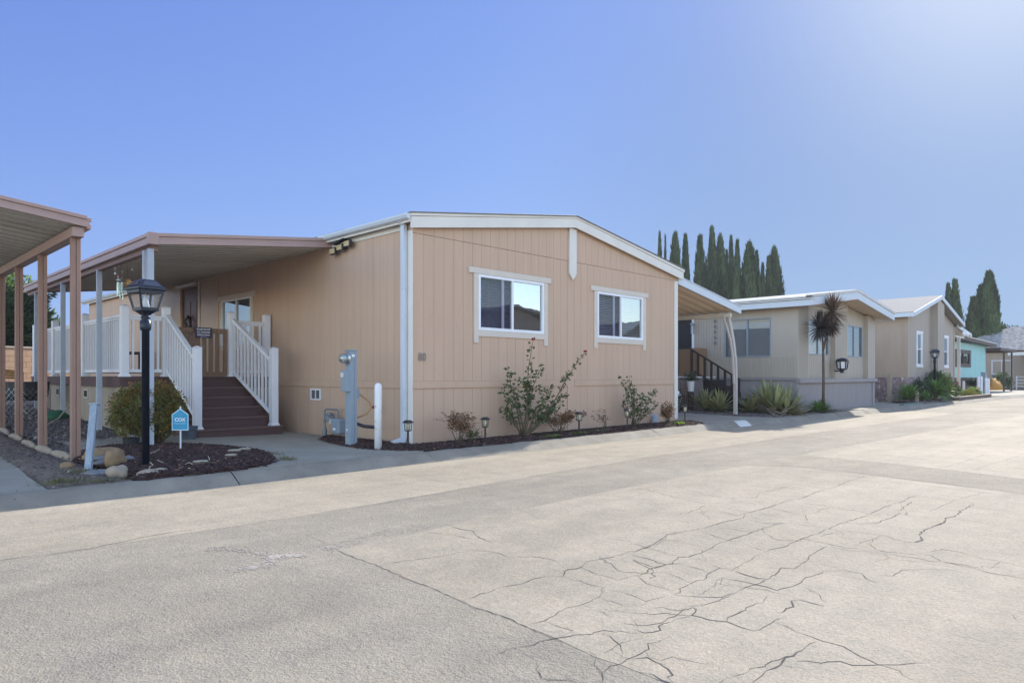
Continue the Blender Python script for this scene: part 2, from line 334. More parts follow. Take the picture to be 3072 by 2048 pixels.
def window(root, fr, u0, u1, z0, z1, mull=.5, fw=.045, n=.02, gl=('glass_dim', 'glass_sky'), blind='blind', slats=26, framem='white', name='window', horiz=False, tilt=.35, deep=.07):
    f = MB(); f.bf(fr, u0, u1, z1 - fw, z1, -.05, n).bf(fr, u0, u1, z0, z0 + fw, -.05, n).bf(fr, u0, u0 + fw, z0 + fw, z1 - fw, -.05, n).bf(fr, u1 - fw, u1, z0 + fw, z1 - fw, -.05, n)
    w_ = put(f, name, M[framem], root)
    um = u0 + (u1 - u0) * mull; zm = z0 + (z1 - z0) * mull
    s = MB()
    if horiz: s.bf(fr, u0 + fw, u1 - fw, zm - .02, zm + .02, -.03, n - .004)
    else: s.bf(fr, um - .022, um + .022, z0 + fw, z1 - fw, -.03, n - .004)
    put(s, 'mullion', M[framem], w_)
    if horiz: rects = [(u0 + fw, u1 - fw, z0 + fw, zm - .02), (u0 + fw, u1 - fw, zm + .02, z1 - fw)]
    else: rects = [(u0 + fw, um - .022, z0 + fw, z1 - fw), (um + .022, u1 - fw, z0 + fw, z1 - fw)]
    for i, (a, b, c, d) in enumerate(rects):
        g = MB(); g.add([fr.p(a, c, -.012), fr.p(b, c, -.012), fr.p(b, d, -.012), fr.p(a, d, -.012)], [(0, 1, 2, 3)])
        put(g, 'pane', M[gl[i]], w_)
    if blind:
        b_ = MB(); hgt = (z1 - z0 - 2 * fw); 
        for k in range(slats):
            z = z0 + fw + hgt * (k + .5) / slats; hw = hgt / slats * .5
            b_.add([fr.p(u0 + fw, z - hw * tilt, -deep), fr.p(u1 - fw, z - hw * tilt, -deep), fr.p(u1 - fw, z + hw * tilt * 1.9, -deep - hw * 1.4), fr.p(u0 + fw, z + hw * tilt * 1.9, -deep - hw * 1.4)], [(0, 1, 2, 3)])
        for q in (.18, .5, .82):
            uu = u0 + (u1 - u0) * q; b_.bf(fr, uu - .002, uu + .002, z0 + fw, z1 - fw, -deep + .003, -deep + .006)
        put(b_, 'blind', M[blind], w_)
    return w_
# ================================================================ the setting
def hh(x, y):
    """yard height: level by the street, rising gently behind the left beds"""
    if x > 0: return 0
    return .045 * min(max(y - 3.8, 0), 9) * min(1, -x / 1.2)
def dY(x):
    """the kerb line drifts towards the street on the right"""
    P = [(-80, 0), (8.5, 0), (12.5, -.27), (20.5, -.45), (24, -.58), (38, -.95), (48, -1.6), (60, -3.2), (90, -9)]
    for (a, b), (c, d) in zip(P[:-1], P[1:]):
        if x <= c: return b + (d - b) * (x - a) / (c - a)
    return P[-1][1]
g = MB(); g.add([(-900, -900, -.135), (900, -900, -.135), (900, 900, -.135), (-900, 900, -.135)], [(0, 1, 2, 3)]); setting(g, 'ground', M['dirt'])
# road material: bleached, worn asphalt
def road_mat(name, col, rough=.62, dark=.0, bsc=1.0):
    m = bpy.data.materials.new(name); m.use_nodes = True; t = m.node_tree; L = t.links; p = t.nodes['Principled BSDF']
    tc = _n(t, 'ShaderNodeTexCoord')
    def noise(sc, det=5, ro=.6, st=None):
        n = _n(t, 'ShaderNodeTexNoise'); n.inputs['Scale'].default_value = sc; n.inputs['Detail'].default_value = det; n.inputs['Roughness'].default_value = ro
        if st:
            mp = _n(t, 'ShaderNodeMapping'); mp.inputs['Scale'].default_value = st; L.new(tc.outputs['Object'], mp.inputs[0]); L.new(mp.outputs[0], n.inputs[0])
        else: L.new(tc.outputs['Object'], n.inputs[0])
        return n
    def ramp(src, a, b, ca, cb):
        r = _n(t, 'ShaderNodeValToRGB'); r.color_ramp.elements[0].position = a; r.color_ramp.elements[1].position = b
        r.color_ramp.elements[0].color = (*ca, 1); r.color_ramp.elements[1].color = (*cb, 1); L.new(src, r.inputs[0]); return r.outputs[0]
    def mul(a, b, f=1):
        x = _n(t, 'ShaderNodeMix', data_type='RGBA', blend_type='MULTIPLY'); x.inputs[0].default_value = f; L.new(a, x.inputs[6]); L.new(b, x.inputs[7]); return x.outputs[2]
    n1 = noise(.35, 6, .6, (1, 1.6, 1)); c = ramp(n1.outputs[0], .3, .72, [v * .84 for v in col], [v * 1.12 for v in col])
    n2 = noise(2.6, 7, .65); c = mul(c, ramp(n2.outputs[0], .3, .7, (.86, .87, .88), (1.06, 1.05, 1.03)))
    n4 = noise(.9, 4, .5, (.35, 3.2, 1)); c = mul(c, ramp(n4.outputs[0], .35, .68, (.93, .93, .93), (1.04, 1.03, 1.02)))
    v = _n(t, 'ShaderNodeTexVoronoi'); v.inputs['Scale'].default_value = 95; L.new(tc.outputs['Object'], v.inputs[0])
    c = mul(c, ramp(v.outputs['Color'], .0, .9, (.82, .81, .80), (1.15, 1.14, 1.13)))
    n3 = noise(240, 3, .6); c = mul(c, ramp(n3.outputs[0], .33, .6, (.80, .80, .81), (1.07, 1.07, 1.06)))
    n5 = noise(30, 4, .7); c = mul(c, ramp(n5.outputs[0], .25, .36, (.45, .45, .45), (1, 1, 1)), .6)
    L.new(c, p.inputs['Base Color']); p.inputs['Roughness'].default_value = rough; p.inputs['Specular IOR Level'].default_value = .1
    b1 = _n(t, 'ShaderNodeBump'); b1.inputs['Strength'].default_value = .55 * bsc; b1.inputs['Distance'].default_value = .006; L.new(v.outputs['Distance'], b1.inputs['Height'])
    b2 = _n(t, 'ShaderNodeBump'); b2.inputs['Strength'].default_value = .5 * bsc; b2.inputs['Distance'].default_value = .02; L.new(n5.outputs[0], b2.inputs['Height']); L.new(b1.outputs[0], b2.inputs['Normal'])
    b3 = _n(t, 'ShaderNodeBump'); b3.inputs['Strength'].default_value = .4; b3.inputs['Distance'].default_value = .05; L.new(n2.outputs[0], b3.inputs['Height']); L.new(b2.outputs[0], b3.inputs['Normal'])
    L.new(b3.outputs[0], p.inputs['Normal']); return m
RM = road_mat('worn_asphalt', (.38, .333, .264), .8); RP = road_mat('asphalt_patch', (.445, .385, .298), .8, bsc=.55); RD = road_mat('darker_asphalt_band', (.405, .352, .273), .85)
RL = road_mat('pale_asphalt_lane', (.45, .39, .30), .8, bsc=.5)
xs = [-90, -8, 8, 8.5, 12.5, 16, 20.5, 24, 30, 38, 43, 48, 54, 60, 75, 90]
g = MB()
for a, b in zip(xs[:-1], xs[1:]): g.add([(a, -17.5, -.12), (b, -17.5, -.12), (b, -1.02 + dY(b), -.12), (a, -1.02 + dY(a), -.12)], [(0, 1, 2, 3)])
setting(g, 'road', RM)
def ribbon(pts, wd, z, jit=.012, seg=.06, taper=True, seed=0, mb=None, vary=.6):
    rr = random.Random(seed); mb = mb or MB(); P = []
    for a, b in zip(pts[:-1], pts[1:]):
        d = math.dist(a, b); n = max(1, int(d / seg))
        for i in range(n):
            t = i / n; s = min(jit * 1.0, d * .12)
            P.append((a[0] + (b[0] - a[0]) * t + (rr.gauss(0, s) if i else 0), a[1] + (b[1] - a[1]) * t + (rr.gauss(0, s) if i else 0)))
    P.append(tuple(pts[-1])); L_ = []; R_ = []
    for i, p in enumerate(P):
        q = P[min(i + 1, len(P) - 1)]; o_ = P[max(i - 1, 0)]; dx, dy = q[0] - o_[0], q[1] - o_[1]; l = math.hypot(dx, dy) or 1
        k = wd * .5 * max(.12, 1 + .75 * math.sin(i * .55 + seed) * math.sin(i * .23 + seed * 2) + vary * rr.uniform(-.8, 1.2)); 
        if taper: k *= min(1, .25 + min(i, len(P) - 1 - i) * .35)
        L_.append((p[0] - dy / l * k, p[1] + dx / l * k, z)); R_.append((p[0] + dy / l * k, p[1] - dx / l * k, z))
    n = len(P); mb.add(L_ + R_, [(i, n + i, n + i + 1, i + 1) for i in range(n - 1)]); return mb
def sheet(poly, z, name, m, edge=0, seed=1, seg=.15):
    rr = random.Random(seed); P = []
    for a, b in zip(poly, poly[1:] + poly[:1]):
        n = max(1, int(math.dist(a, b) / seg)) if edge else 1
        for i in range(n): P.append((a[0] + (b[0] - a[0]) * i / n + rr.gauss(0, edge), a[1] + (b[1] - a[1]) * i / n + rr.gauss(0, edge), z))
    g = MB(); g.add(P, [tuple(range(len(P)))]); return setting(g, name, m)
# trench patches and lanes, each a thin sheet above the road
sheet([(-60, -3.2), (-3.4, -3.25), (2, -3.0), (9, -3.1), (20, -3.4), (20, -1.7), (8, -1.12), (-60, -1.12)], -.1189, 'road_edge_lane', RL, .015, 2)
sheet([(2.48, -4.53), (4.05, -4.5), (3.98, -5.85), (3.5, -7.6), (2.9, -11), (2.3, -11), (2.3, -7.6), (2.66, -6.1), (2.78, -5.1)], -.1187, 'road_dark_band', RD, .015, 4)
sheet([(4.15, -4.52), (9.1, -4.75), (24, -5.3), (50, -7), (50, -14), (3.4, -14), (3.55, -7.6), (4.05, -5.9)], -.1187, 'road_pale_lane', RL, .015, 5)
CR = [(2,[(-4.17,-4.57),(-4.19,-4.82),(-4.2,-5.11),(-4.24,-5.52),(-4.25,-5.78),(-4.28,-6.01),(-4.3,-6.22),(-4.29,-6.37),(-4.31,-6.57),(-4.33,-6.8),(-4.35,-6.93),(-4.36,-7.07)]),(1,[(-4.16,-5.12),(-3.98,-5.15),(-3.81,-5.22),(-3.65,-5.26),(-3.56,-5.25),(-3.48,-5.27),(-3.41,-5.42),(-3.43,-5.59),(-3.3,-5.7),(-3.27,-5.83),(-3.29,-5.94)]),(2,[(-3.08,-4.51),(-3.09,-4.69),(-3.06,-4.81),(-3.19,-5.02),(-3.22,-5.21)]),(1,[(-3.33,-4.52),(-3.33,-4.67),(-3.27,-4.76),(-3.27,-4.95),(-3.22,-5.04)]),(1,[(-3.06,-4.81),(-2.87,-4.65)]),(2,[(-4.23,-6.06),(-4.12,-6.04),(-3.98,-6.03),(-3.81,-6.08),(-3.7,-6.06),(-3.59,-6.08),(-3.52,-6.16),(-3.42,-6.09),(-3.28,-6.11),(-3.15,-6.05),(-3.06,-6.07),(-2.92,-6.11),(-2.77,-6.11),(-2.54,-6.13),(-2.35,-6.12),(-2.19,-6.08)]),(1,[(-3.52,-6.16),(-3.53,-6.34),(-3.52,-6.48),(-3.68,-6.57),(-3.84,-6.58),(-3.96,-6.55),(-4.18,-6.6),(-4.29,-6.57)]),(1,[(-3.28,-6.11),(-3.33,-6.29),(-3.34,-6.45),(-3.11,-6.49),(-2.98,-6.47),(-2.83,-6.48)]),(1,[(-3.55,-6.52),(-3.52,-6.63),(-3.56,-6.8),(-3.4,-6.83)]),(1,[(-3.69,-6.58),(-3.72,-6.79)]),(1,[(-3.85,-6.59),(-3.9,-6.82)]),(1,[(-4.18,-6.6),(-4.2,-6.72),(-4.19,-6.79),(-4.33,-6.81)]),(1,[(-4.08,-3.96),(-4.1,-4.2),(-4.11,-4.39),(-4.07,-4.47)]),(1,[(-1.51,-1.64),(-1.57,-2.44),(-1.53,-2.82),(-1.47,-3.16)]),(1,[(-3.18,-6.49),(-3.28,-6.62),(-3.27,-6.75)]),(1,[(-2.78,-6.14),(-2.79,-6.3),(-2.82,-6.47)]),(1,[(-2.47,-5.75),(-2.47,-5.93),(-2.54,-6.13),(-2.55,-6.31)]),(2,[(-4.29,-7.15),(-4.27,-7.2),(-4.21,-7.24),(-4.22,-7.35)]),(1,[(-4.31,-7.07),(-4.25,-7.07),(-4.14,-7.06),(-4.04,-7.09),(-3.96,-7.06)]),(1,[(-4.37,-7.07),(-4.44,-7.12),(-4.48,-7.19),(-4.56,-7.25)]),(1,[(-4.25,-7.07),(-4.28,-7.15)]),(1,[(-0.34,-4.44),(-0.35,-4.7),(-0.47,-5.01)]),(2,[(-2.64,-6.09),(-2.55,-6.12),(-2.35,-6.09),(-2.06,-6.01),(-1.83,-6.06),(-1.64,-6.11),(-1.31,-6.1),(-1.04,-6.15),(-0.84,-6.07),(-0.45,-6.1),(0.04,-6.07),(0.32,-6.13),(0.89,-6.08),(1.25,-6.11),(1.77,-6.07),(2.48,-6.06)]),(2,[(-3.2,-6.47),(-3.12,-6.49),(-2.99,-6.45),(-2.77,-6.49),(-2.6,-6.43),(-2.55,-6.48),(-2.31,-6.48),(-2.01,-6.44),(-1.87,-6.45),(-1.57,-6.46),(-1.3,-6.45),(-0.97,-6.49)]),(2,[(-3.33,-6.85),(-3.07,-6.81),(-2.91,-6.82),(-2.81,-6.78),(-2.65,-6.77),(-2.62,-6.7)]),(2,[(-3.34,-6.85),(-3.29,-6.96),(-3.2,-7.07),(-3.07,-7.09),(-2.88,-7.09),(-2.65,-7.11),(-2.5,-7.09),(-2.36,-7.06),(-2.32,-7.13),(-2.07,-7.11),(-1.96,-7.08),(-1.7,-7.06),(-1.56,-7.06)]),(3,[(-2.65,-6.88),(-2.68,-6.96),(-2.7,-7.06),(-2.67,-7.09)]),(2,[(-2.84,-6.89),(-2.83,-6.98),(-2.83,-7.11),(-2.85,-7.24),(-2.73,-7.27),(-2.59,-7.28),(-2.47,-7.26),(-2.34,-7.29),(-2.24,-7.28)]),(2,[(-2.84,-6.89),(-2.99,-6.95)]),(1,[(-2.97,-6.84),(-2.97,-6.97),(-2.93,-7.08),(-2.88,-7.19),(-2.89,-7.32),(-2.93,-7.41)]),(3,[(-2.93,-7.41),(-2.94,-7.49),(-2.94,-7.55)]),(1,[(-2.67,-7.32),(-2.74,-7.44),(-2.88,-7.53)]),(2,[(-2.93,-7.41),(-2.98,-7.38),(-3.07,-7.43),(-3.21,-7.42),(-3.24,-7.41)]),(1,[(-3.47,-7.04),(-3.35,-7.07),(-3.07,-7.09)]),(2,[(-3.63,-6.89),(-3.58,-6.92),(-3.57,-7.01),(-3.47,-7.04),(-3.48,-7.07),(-3.58,-7.1),(-3.58,-7.2),(-3.54,-7.28),(-3.56,-7.36),(-3.57,-7.43),(-3.53,-7.45),(-3.38,-7.45),(-3.29,-7.46)]),(2,[(-3.58,-7.1),(-3.69,-7.07),(-3.79,-7.06),(-3.88,-7.1),(-3.97,-7.06),(-3.96,-6.99)]),(2,[(-3.54,-7.28),(-3.41,-7.26),(-3.26,-7.25),(-3.11,-7.28),(-3.0,-7.25)]),(1,[(-3.2,-6.5),(-3.27,-6.61),(-3.29,-6.72),(-3.29,-6.82)]),(1,[(-2.88,-6.25),(-2.94,-6.44),(-2.78,-6.51)]),(1,[(-2.99,-6.57),(-3.03,-6.7),(-3.07,-6.81)]),(1,[(-2.77,-6.49),(-2.76,-6.65),(-2.81,-6.81)]),(1,[(-2.55,-6.48),(-2.57,-6.62),(-2.65,-6.77),(-2.6,-6.85)]),(1,[(-2.54,-6.13),(-2.58,-6.35),(-2.55,-6.48)]),(1,[(-2.2,-6.12),(-2.21,-6.32),(-2.23,-6.48),(-2.21,-6.61)]),(1,[(-1.78,-6.16),(-1.89,-6.4),(-1.94,-6.59),(-2.02,-6.81)]),(1,[(-1.56,-6.15),(-1.52,-6.37),(-1.55,-6.52)]),(1,[(-1.07,-6.18),(-1.11,-6.4),(-0.97,-6.49)]),(1,[(-1.3,-6.45),(-1.48,-6.55),(-1.62,-6.71),(-1.58,-6.83)]),(2,[(-2.13,-6.8),(-1.95,-6.8),(-1.8,-6.84),(-1.5,-6.83),(-1.32,-6.84),(-1.09,-6.85),(-0.62,-6.85),(-0.32,-6.88),(0.02,-6.89),(0.44,-6.88),(0.88,-6.92),(1.31,-6.91)]),(1,[(-2.67,-6.86),(-2.4,-6.83),(-2.13,-6.8)]),(1,[(-0.38,-4.53),(-0.37,-4.8),(-0.54,-5.11),(-0.6,-5.34),(-0.65,-5.57),(-0.51,-5.65),(-0.3,-5.79)]),(1,[(0.09,-4.74),(-0.06,-5.11),(-0.23,-5.42),(-0.21,-5.59),(0.03,-5.77),(0.32,-5.67),(0.96,-5.72)]),(1,[(-0.9,-5.65),(-0.91,-5.82),(-0.97,-6.06),(-0.84,-6.07)]),(1,[(-0.95,-5.66),(-0.65,-5.57)]),(1,[(-0.7,-5.73),(-0.74,-5.88),(-0.73,-6.07),(-0.34,-6.09)]),(1,[(-0.27,-5.75),(-0.39,-6.04),(-0.48,-6.32),(-0.53,-6.5),(-0.72,-6.59),(-0.85,-6.61),(-0.88,-6.79),(-0.93,-6.88)]),(1,[(-0.72,-6.14),(-0.79,-6.35),(-0.72,-6.48)]),(1,[(-0.97,-6.49),(-0.96,-6.66),(-0.93,-6.88),(-0.92,-7.03),(-0.88,-7.25)]),(1,[(-0.39,-6.53),(-0.19,-6.49),(0.01,-6.51)]),(1,[(0.07,-6.23),(0.05,-6.48),(-0.01,-6.8),(-0.18,-7.09)]),(2,[(-0.62,-6.85),(-0.55,-6.97),(-0.42,-7.06),(-0.13,-7.08),(0.15,-7.08),(0.4,-7.03),(0.94,-6.99)]),(1,[(0.69,-6.94),(0.46,-7.03),(0.11,-7.16),(0.16,-7.32)]),(1,[(-0.93,-6.88),(-1.04,-7.0),(-1.21,-7.05),(-1.1,-7.2)]),(3,[(-0.99,-7.43),(-0.98,-7.49),(-0.84,-7.51),(-0.65,-7.44),(-0.39,-7.43),(-0.01,-7.47),(0.21,-7.43),(0.36,-7.47),(0.64,-7.46),(0.73,-7.43)]),(2,[(0.64,-7.46),(0.94,-7.45),(1.15,-7.47),(1.36,-7.41)]),(1,[(-0.86,-7.23),(-0.96,-7.34),(-0.99,-7.46)]),(1,[(0.43,-7.25),(0.94,-7.26),(1.38,-7.29),(1.92,-7.37),(2.11,-7.4)]),(1,[(2.23,-6.82),(2.03,-7.15),(2.04,-7.42),(2.2,-7.66)]),(1,[(-1.25,-7.25),(-1.08,-7.22),(-0.99,-7.27)]),(1,[(-1.56,-7.06),(-1.58,-7.22),(-1.51,-7.32),(-1.5,-7.44),(-1.59,-7.49),(-1.76,-7.45)]),(1,[(-1.46,-7.31),(-1.39,-7.52),(-1.31,-7.68),(-1.44,-7.77),(-1.57,-7.64),(-1.62,-7.5)]),(1,[(-1.26,-7.65),(-1.06,-7.68),(-1.06,-7.79),(-1.14,-7.91),(-1.16,-8.06),(-1.21,-8.2)]),(2,[(-1.44,-7.77),(-1.47,-7.87),(-1.49,-7.98),(-1.54,-8.07),(-1.53,-8.17),(-1.54,-8.24)]),(1,[(-1.49,-8.04),(-1.27,-8.05),(-1.16,-8.06)]),(1,[(-2.09,-7.18),(-2.1,-7.3),(-2.13,-7.41),(-2.12,-7.54),(-2.05,-7.64),(-1.87,-7.64),(-1.77,-7.72),(-1.68,-7.81),(-1.63,-7.92)]),(1,[(-2.26,-7.28),(-2.13,-7.39),(-2.11,-7.47)]),(1,[(-2.43,-6.99),(-2.38,-7.07)]),(2,[(-4.12,-7.69),(-4.03,-7.69),(-3.97,-7.68),(-3.87,-7.7),(-3.82,-7.69),(-3.73,-7.7),(-3.59,-7.7),(-3.49,-7.71)]),(2,[(-4.21,-7.23),(-4.23,-7.31),(-4.25,-7.37),(-4.29,-7.42),(-4.32,-7.41),(-4.35,-7.46)]),(2,[(-4.06,-7.14),(-4.08,-7.22),(-4.11,-7.26)]),(1,[(-4.27,-7.2),(-4.2,-7.24),(-4.16,-7.2)]),(1,[(-3.87,-7.71),(-3.84,-7.77),(-3.83,-7.83)]),(1,[(4.02,-6.93),(4.67,-6.93),(5.44,-7.0),(6.44,-7.05)]),(1,[(4.05,-6.57),(4.91,-6.61),(6.38,-6.63)]),(1,[(-2.38,-8.31),(-2.45,-8.33),(-2.5,-8.36)]),(1,[(-3.86,-6.92),(-3.89,-6.96),(-3.94,-7.01)])]
sheet([(-.9, -4.43), (2.4, -4.5), (2.7, -5.1), (2.55, -6.1), (2.15, -8), (1.6, -12), (-4.4, -12)] + [tuple(p) for p in CR[0][1]][::-1], -.1187, 'road_patch', RP, .004, 3)
g = MB()
for i, (wd, pl) in enumerate(CR): ribbon(pl, {1: .0026, 2: .0046, 3: .011}[wd if i else 1] * 1.1, -.1172, .007, .045, seed=i, mb=g)
rr = random.Random(5)
for i in range(30):      # hairline branches
    wd, pl = rr.choice(CR[15:]); k = rr.randrange(len(pl)); a = pl[k]; an = rr.uniform(0, 6.3); pts = [a]
    for j in range(rr.randint(2, 5)):
        an += rr.gauss(0, .5); st = rr.uniform(.08, .2); a = (a[0] + math.cos(an) * st, a[1] + math.sin(an) * st); pts.append(a)
    ribbon(pts, .0035, -.1174, .012, .04, seed=i + 100, mb=g)
ribbon([(-8, -3.1), (-5.94, -3.17), (-5.42, -3.24), (-4.98, -3.12), (-4.39, -3.11)], .006, -.1173, .01, mb=g, seed=901)
ribbon([(-3.3, -3.3), (-1.5, -3.15), (1, -3.0)], .003, -.1173, .01, mb=g, seed=902)
ribbon([(-4.36, -7.3), (-4.4, -9)], .006, -.1173, .012, mb=g, seed=903)
setting(g, 'road_cracks', mat('crack_fill', (.095, .085, .075), .95))
# pale mineral scuffs and dark stains of their own shape
SC = mat('pale_scuff', (.42, .37, .31), .85, var=.1)
def splotch(c, rx, ry, n, name, m, seed, z, rot=0):
    rr = random.Random(seed); g = MB()
    for i in range(n):
        a = rr.uniform(0, 6.28); q = abs(rr.gauss(0, .5)); x, y = math.cos(a) * q * rx, math.sin(a) * q * ry
        X = c[0] + x * math.cos(rot) - y * math.sin(rot); Y = c[1] + x * math.sin(rot) + y * math.cos(rot); s = rr.uniform(.004, .014); k = rr.uniform(0, 1)
        g.add([(X + s * math.cos(k + j * 1.257) * rr.uniform(.6, 1.2), Y + s * math.sin(k + j * 1.257) * rr.uniform(.6, 1.2), z + i * 1e-6) for j in range(5)], [(0, 1, 2, 3, 4)])
    o = put(g, name, m); tag(o, 'pale mineral specks scuffed into the asphalt', 'grit', kind='stuff')
def scuffline(pts, wd, n, seed, name='asphalt_scuff'):
    rr = random.Random(seed); g = MB()
    for i in range(n):
        k = rr.randrange(len(pts) - 1); t = rr.random(); a, b = pts[k], pts[k + 1]
        X = a[0] + (b[0] - a[0]) * t + rr.gauss(0, wd); Y = a[1] + (b[1] - a[1]) * t + rr.gauss(0, wd); s = rr.uniform(.004, .012)
        g.add([(X + s * math.cos(j * 1.257 + i) * rr.uniform(.5, 1.2), Y + s * math.sin(j * 1.257 + i) * rr.uniform(.5, 1.2), -.1168 + i * 1e-7) for j in range(5)], [(0, 1, 2, 3, 4)])
    o = put(g, name, SC); tag(o, 'pale star shaped scuff of specks on the grey asphalt', 'scuff', kind='stuff')
scuffline([(-4.82, -3.82), (-4.61, -4.15), (-4.57, -4.4), (-4.41, -4.51), (-4.57, -4.4), (-4.70, -4.56), (-4.88, -4.56)], .035, 900, 3)
scuffline([(-3.56, -4.3), (-4.1, -4.42), (-4.2, -4.5), (-3.2, -4.42)], .03, 300, 4, 'asphalt_scuff')
# yard: one gently rising sheet behind the kerb
g = MB(); nx, ny = 60, 40
X = [-60, -30, -14] + [-9 + i * .5 for i in range(19)] + [3, 8, 14, 20, 30, 45, 60, 90]; Yv = [-.80, 0, 1, 2, 3, 3.8, 5, 7, 9, 11, 12.8, 20, 40, 90]
vs_ = [(x, y if y > -.5 else -.80 + dY(x), hh(x, y) - .02) for y in Yv for x in X]; n = len(X)
g.add(vs_, [(j * n + i, j * n + i + 1, (j + 1) * n + i + 1, (j + 1) * n + i) for j in range(len(Yv) - 1) for i in range(n - 1)])
setting(g, 'yard_ground', M['dirt'], smooth=True)
# rolled kerb
def kerb(x0, x1, name, m, step=.22, seed=3):
    rr = random.Random(seed); g = MB(); prof = [(-.70, -.008), (-.80, .006), (-.87, .0), (-.95, -.035), (-1.04, -.085), (-1.10, -.118), (-1.12, -.125)]
    n = int((x1 - x0) / step); vs = []
    for i in range(n + 1):
        x = x0 + (x1 - x0) * i / n; d = dY(x) + rr.gauss(0, .004); e = rr.gauss(0, .003)
        for (y, z) in prof: vs.append((x, y + d + rr.gauss(0, .002), z + e))
    k = len(prof); g.add(vs, [(i * k + j, i * k + j + 1, (i + 1) * k + j + 1, (i + 1) * k + j) for i in range(n) for j in range(k - 1)])
    return setting(g, name, m, smooth=True)
ks = [-40, -20, -9.2, -6.3, -3.35, -.42, 2.6, 5.6, 8.6, 9.9, 11.3, 13.0, 15.2, 17.6, 20.4, 23.4, 27, 31, 36, 42, 50, 60]
for i, (a, b) in enumerate(zip(ks[:-1], ks[1:])): kerb(a + .006, b - .006, 'kerb', M['kerb'], seed=i)
# concrete slabs
def slab(poly, name, m, z=.012, dz=.0, lab=None):
    g = MB(); P = [(x, y, hh(x, y) + z) for x, y in poly]; g.prism([(p[0], p[1], p[2] - .06) for p in P], (0, 0, .06)); return setting(g, name, m)
slab([(-4.0, -.78), (-.4, -.78), (-.06, -.3), (-.06, 3.4), (-.06, 5.4), (-4.0, 5.4)], 'driveway', M['concrete'])
slab([(-9.5, -.80), (-5.18, -.80), (-5.12, .41), (-5.03, 1.5), (-4.96, 3.07), (-4.9, 3.9), (-9.5, 3.9)], 'path', M['concrete'], z=.004)
slab([(-9.5, 3.91), (-4.9, 3.91), (-4.85, 8), (-4.8, 12.5), (-9.5, 12.5)], 'path', M['concrete'], z=.004)
slab([(8.12, -.80), (11.3, -.98), (11.15, -.05), (11.9, 2.3), (12.2, 12), (8.12, 12)], 'driveway', M['concrete'])
slab([(17.4, -1.18), (24.4, -1.38), (24.0, -.5), (21.9, -.3), (17.4, -.45)], 'path', M['concrete'])
slab([(21.9, -.3), (25.2, -.3), (25.2, 12), (21.9, 12)], 'driveway', M['concrete'])
slab([(38.5, -1.6), (60, -3.6), (60, 8), (46, 8), (46, .6), (38.5, -.4)], 'driveway', M['concrete'])
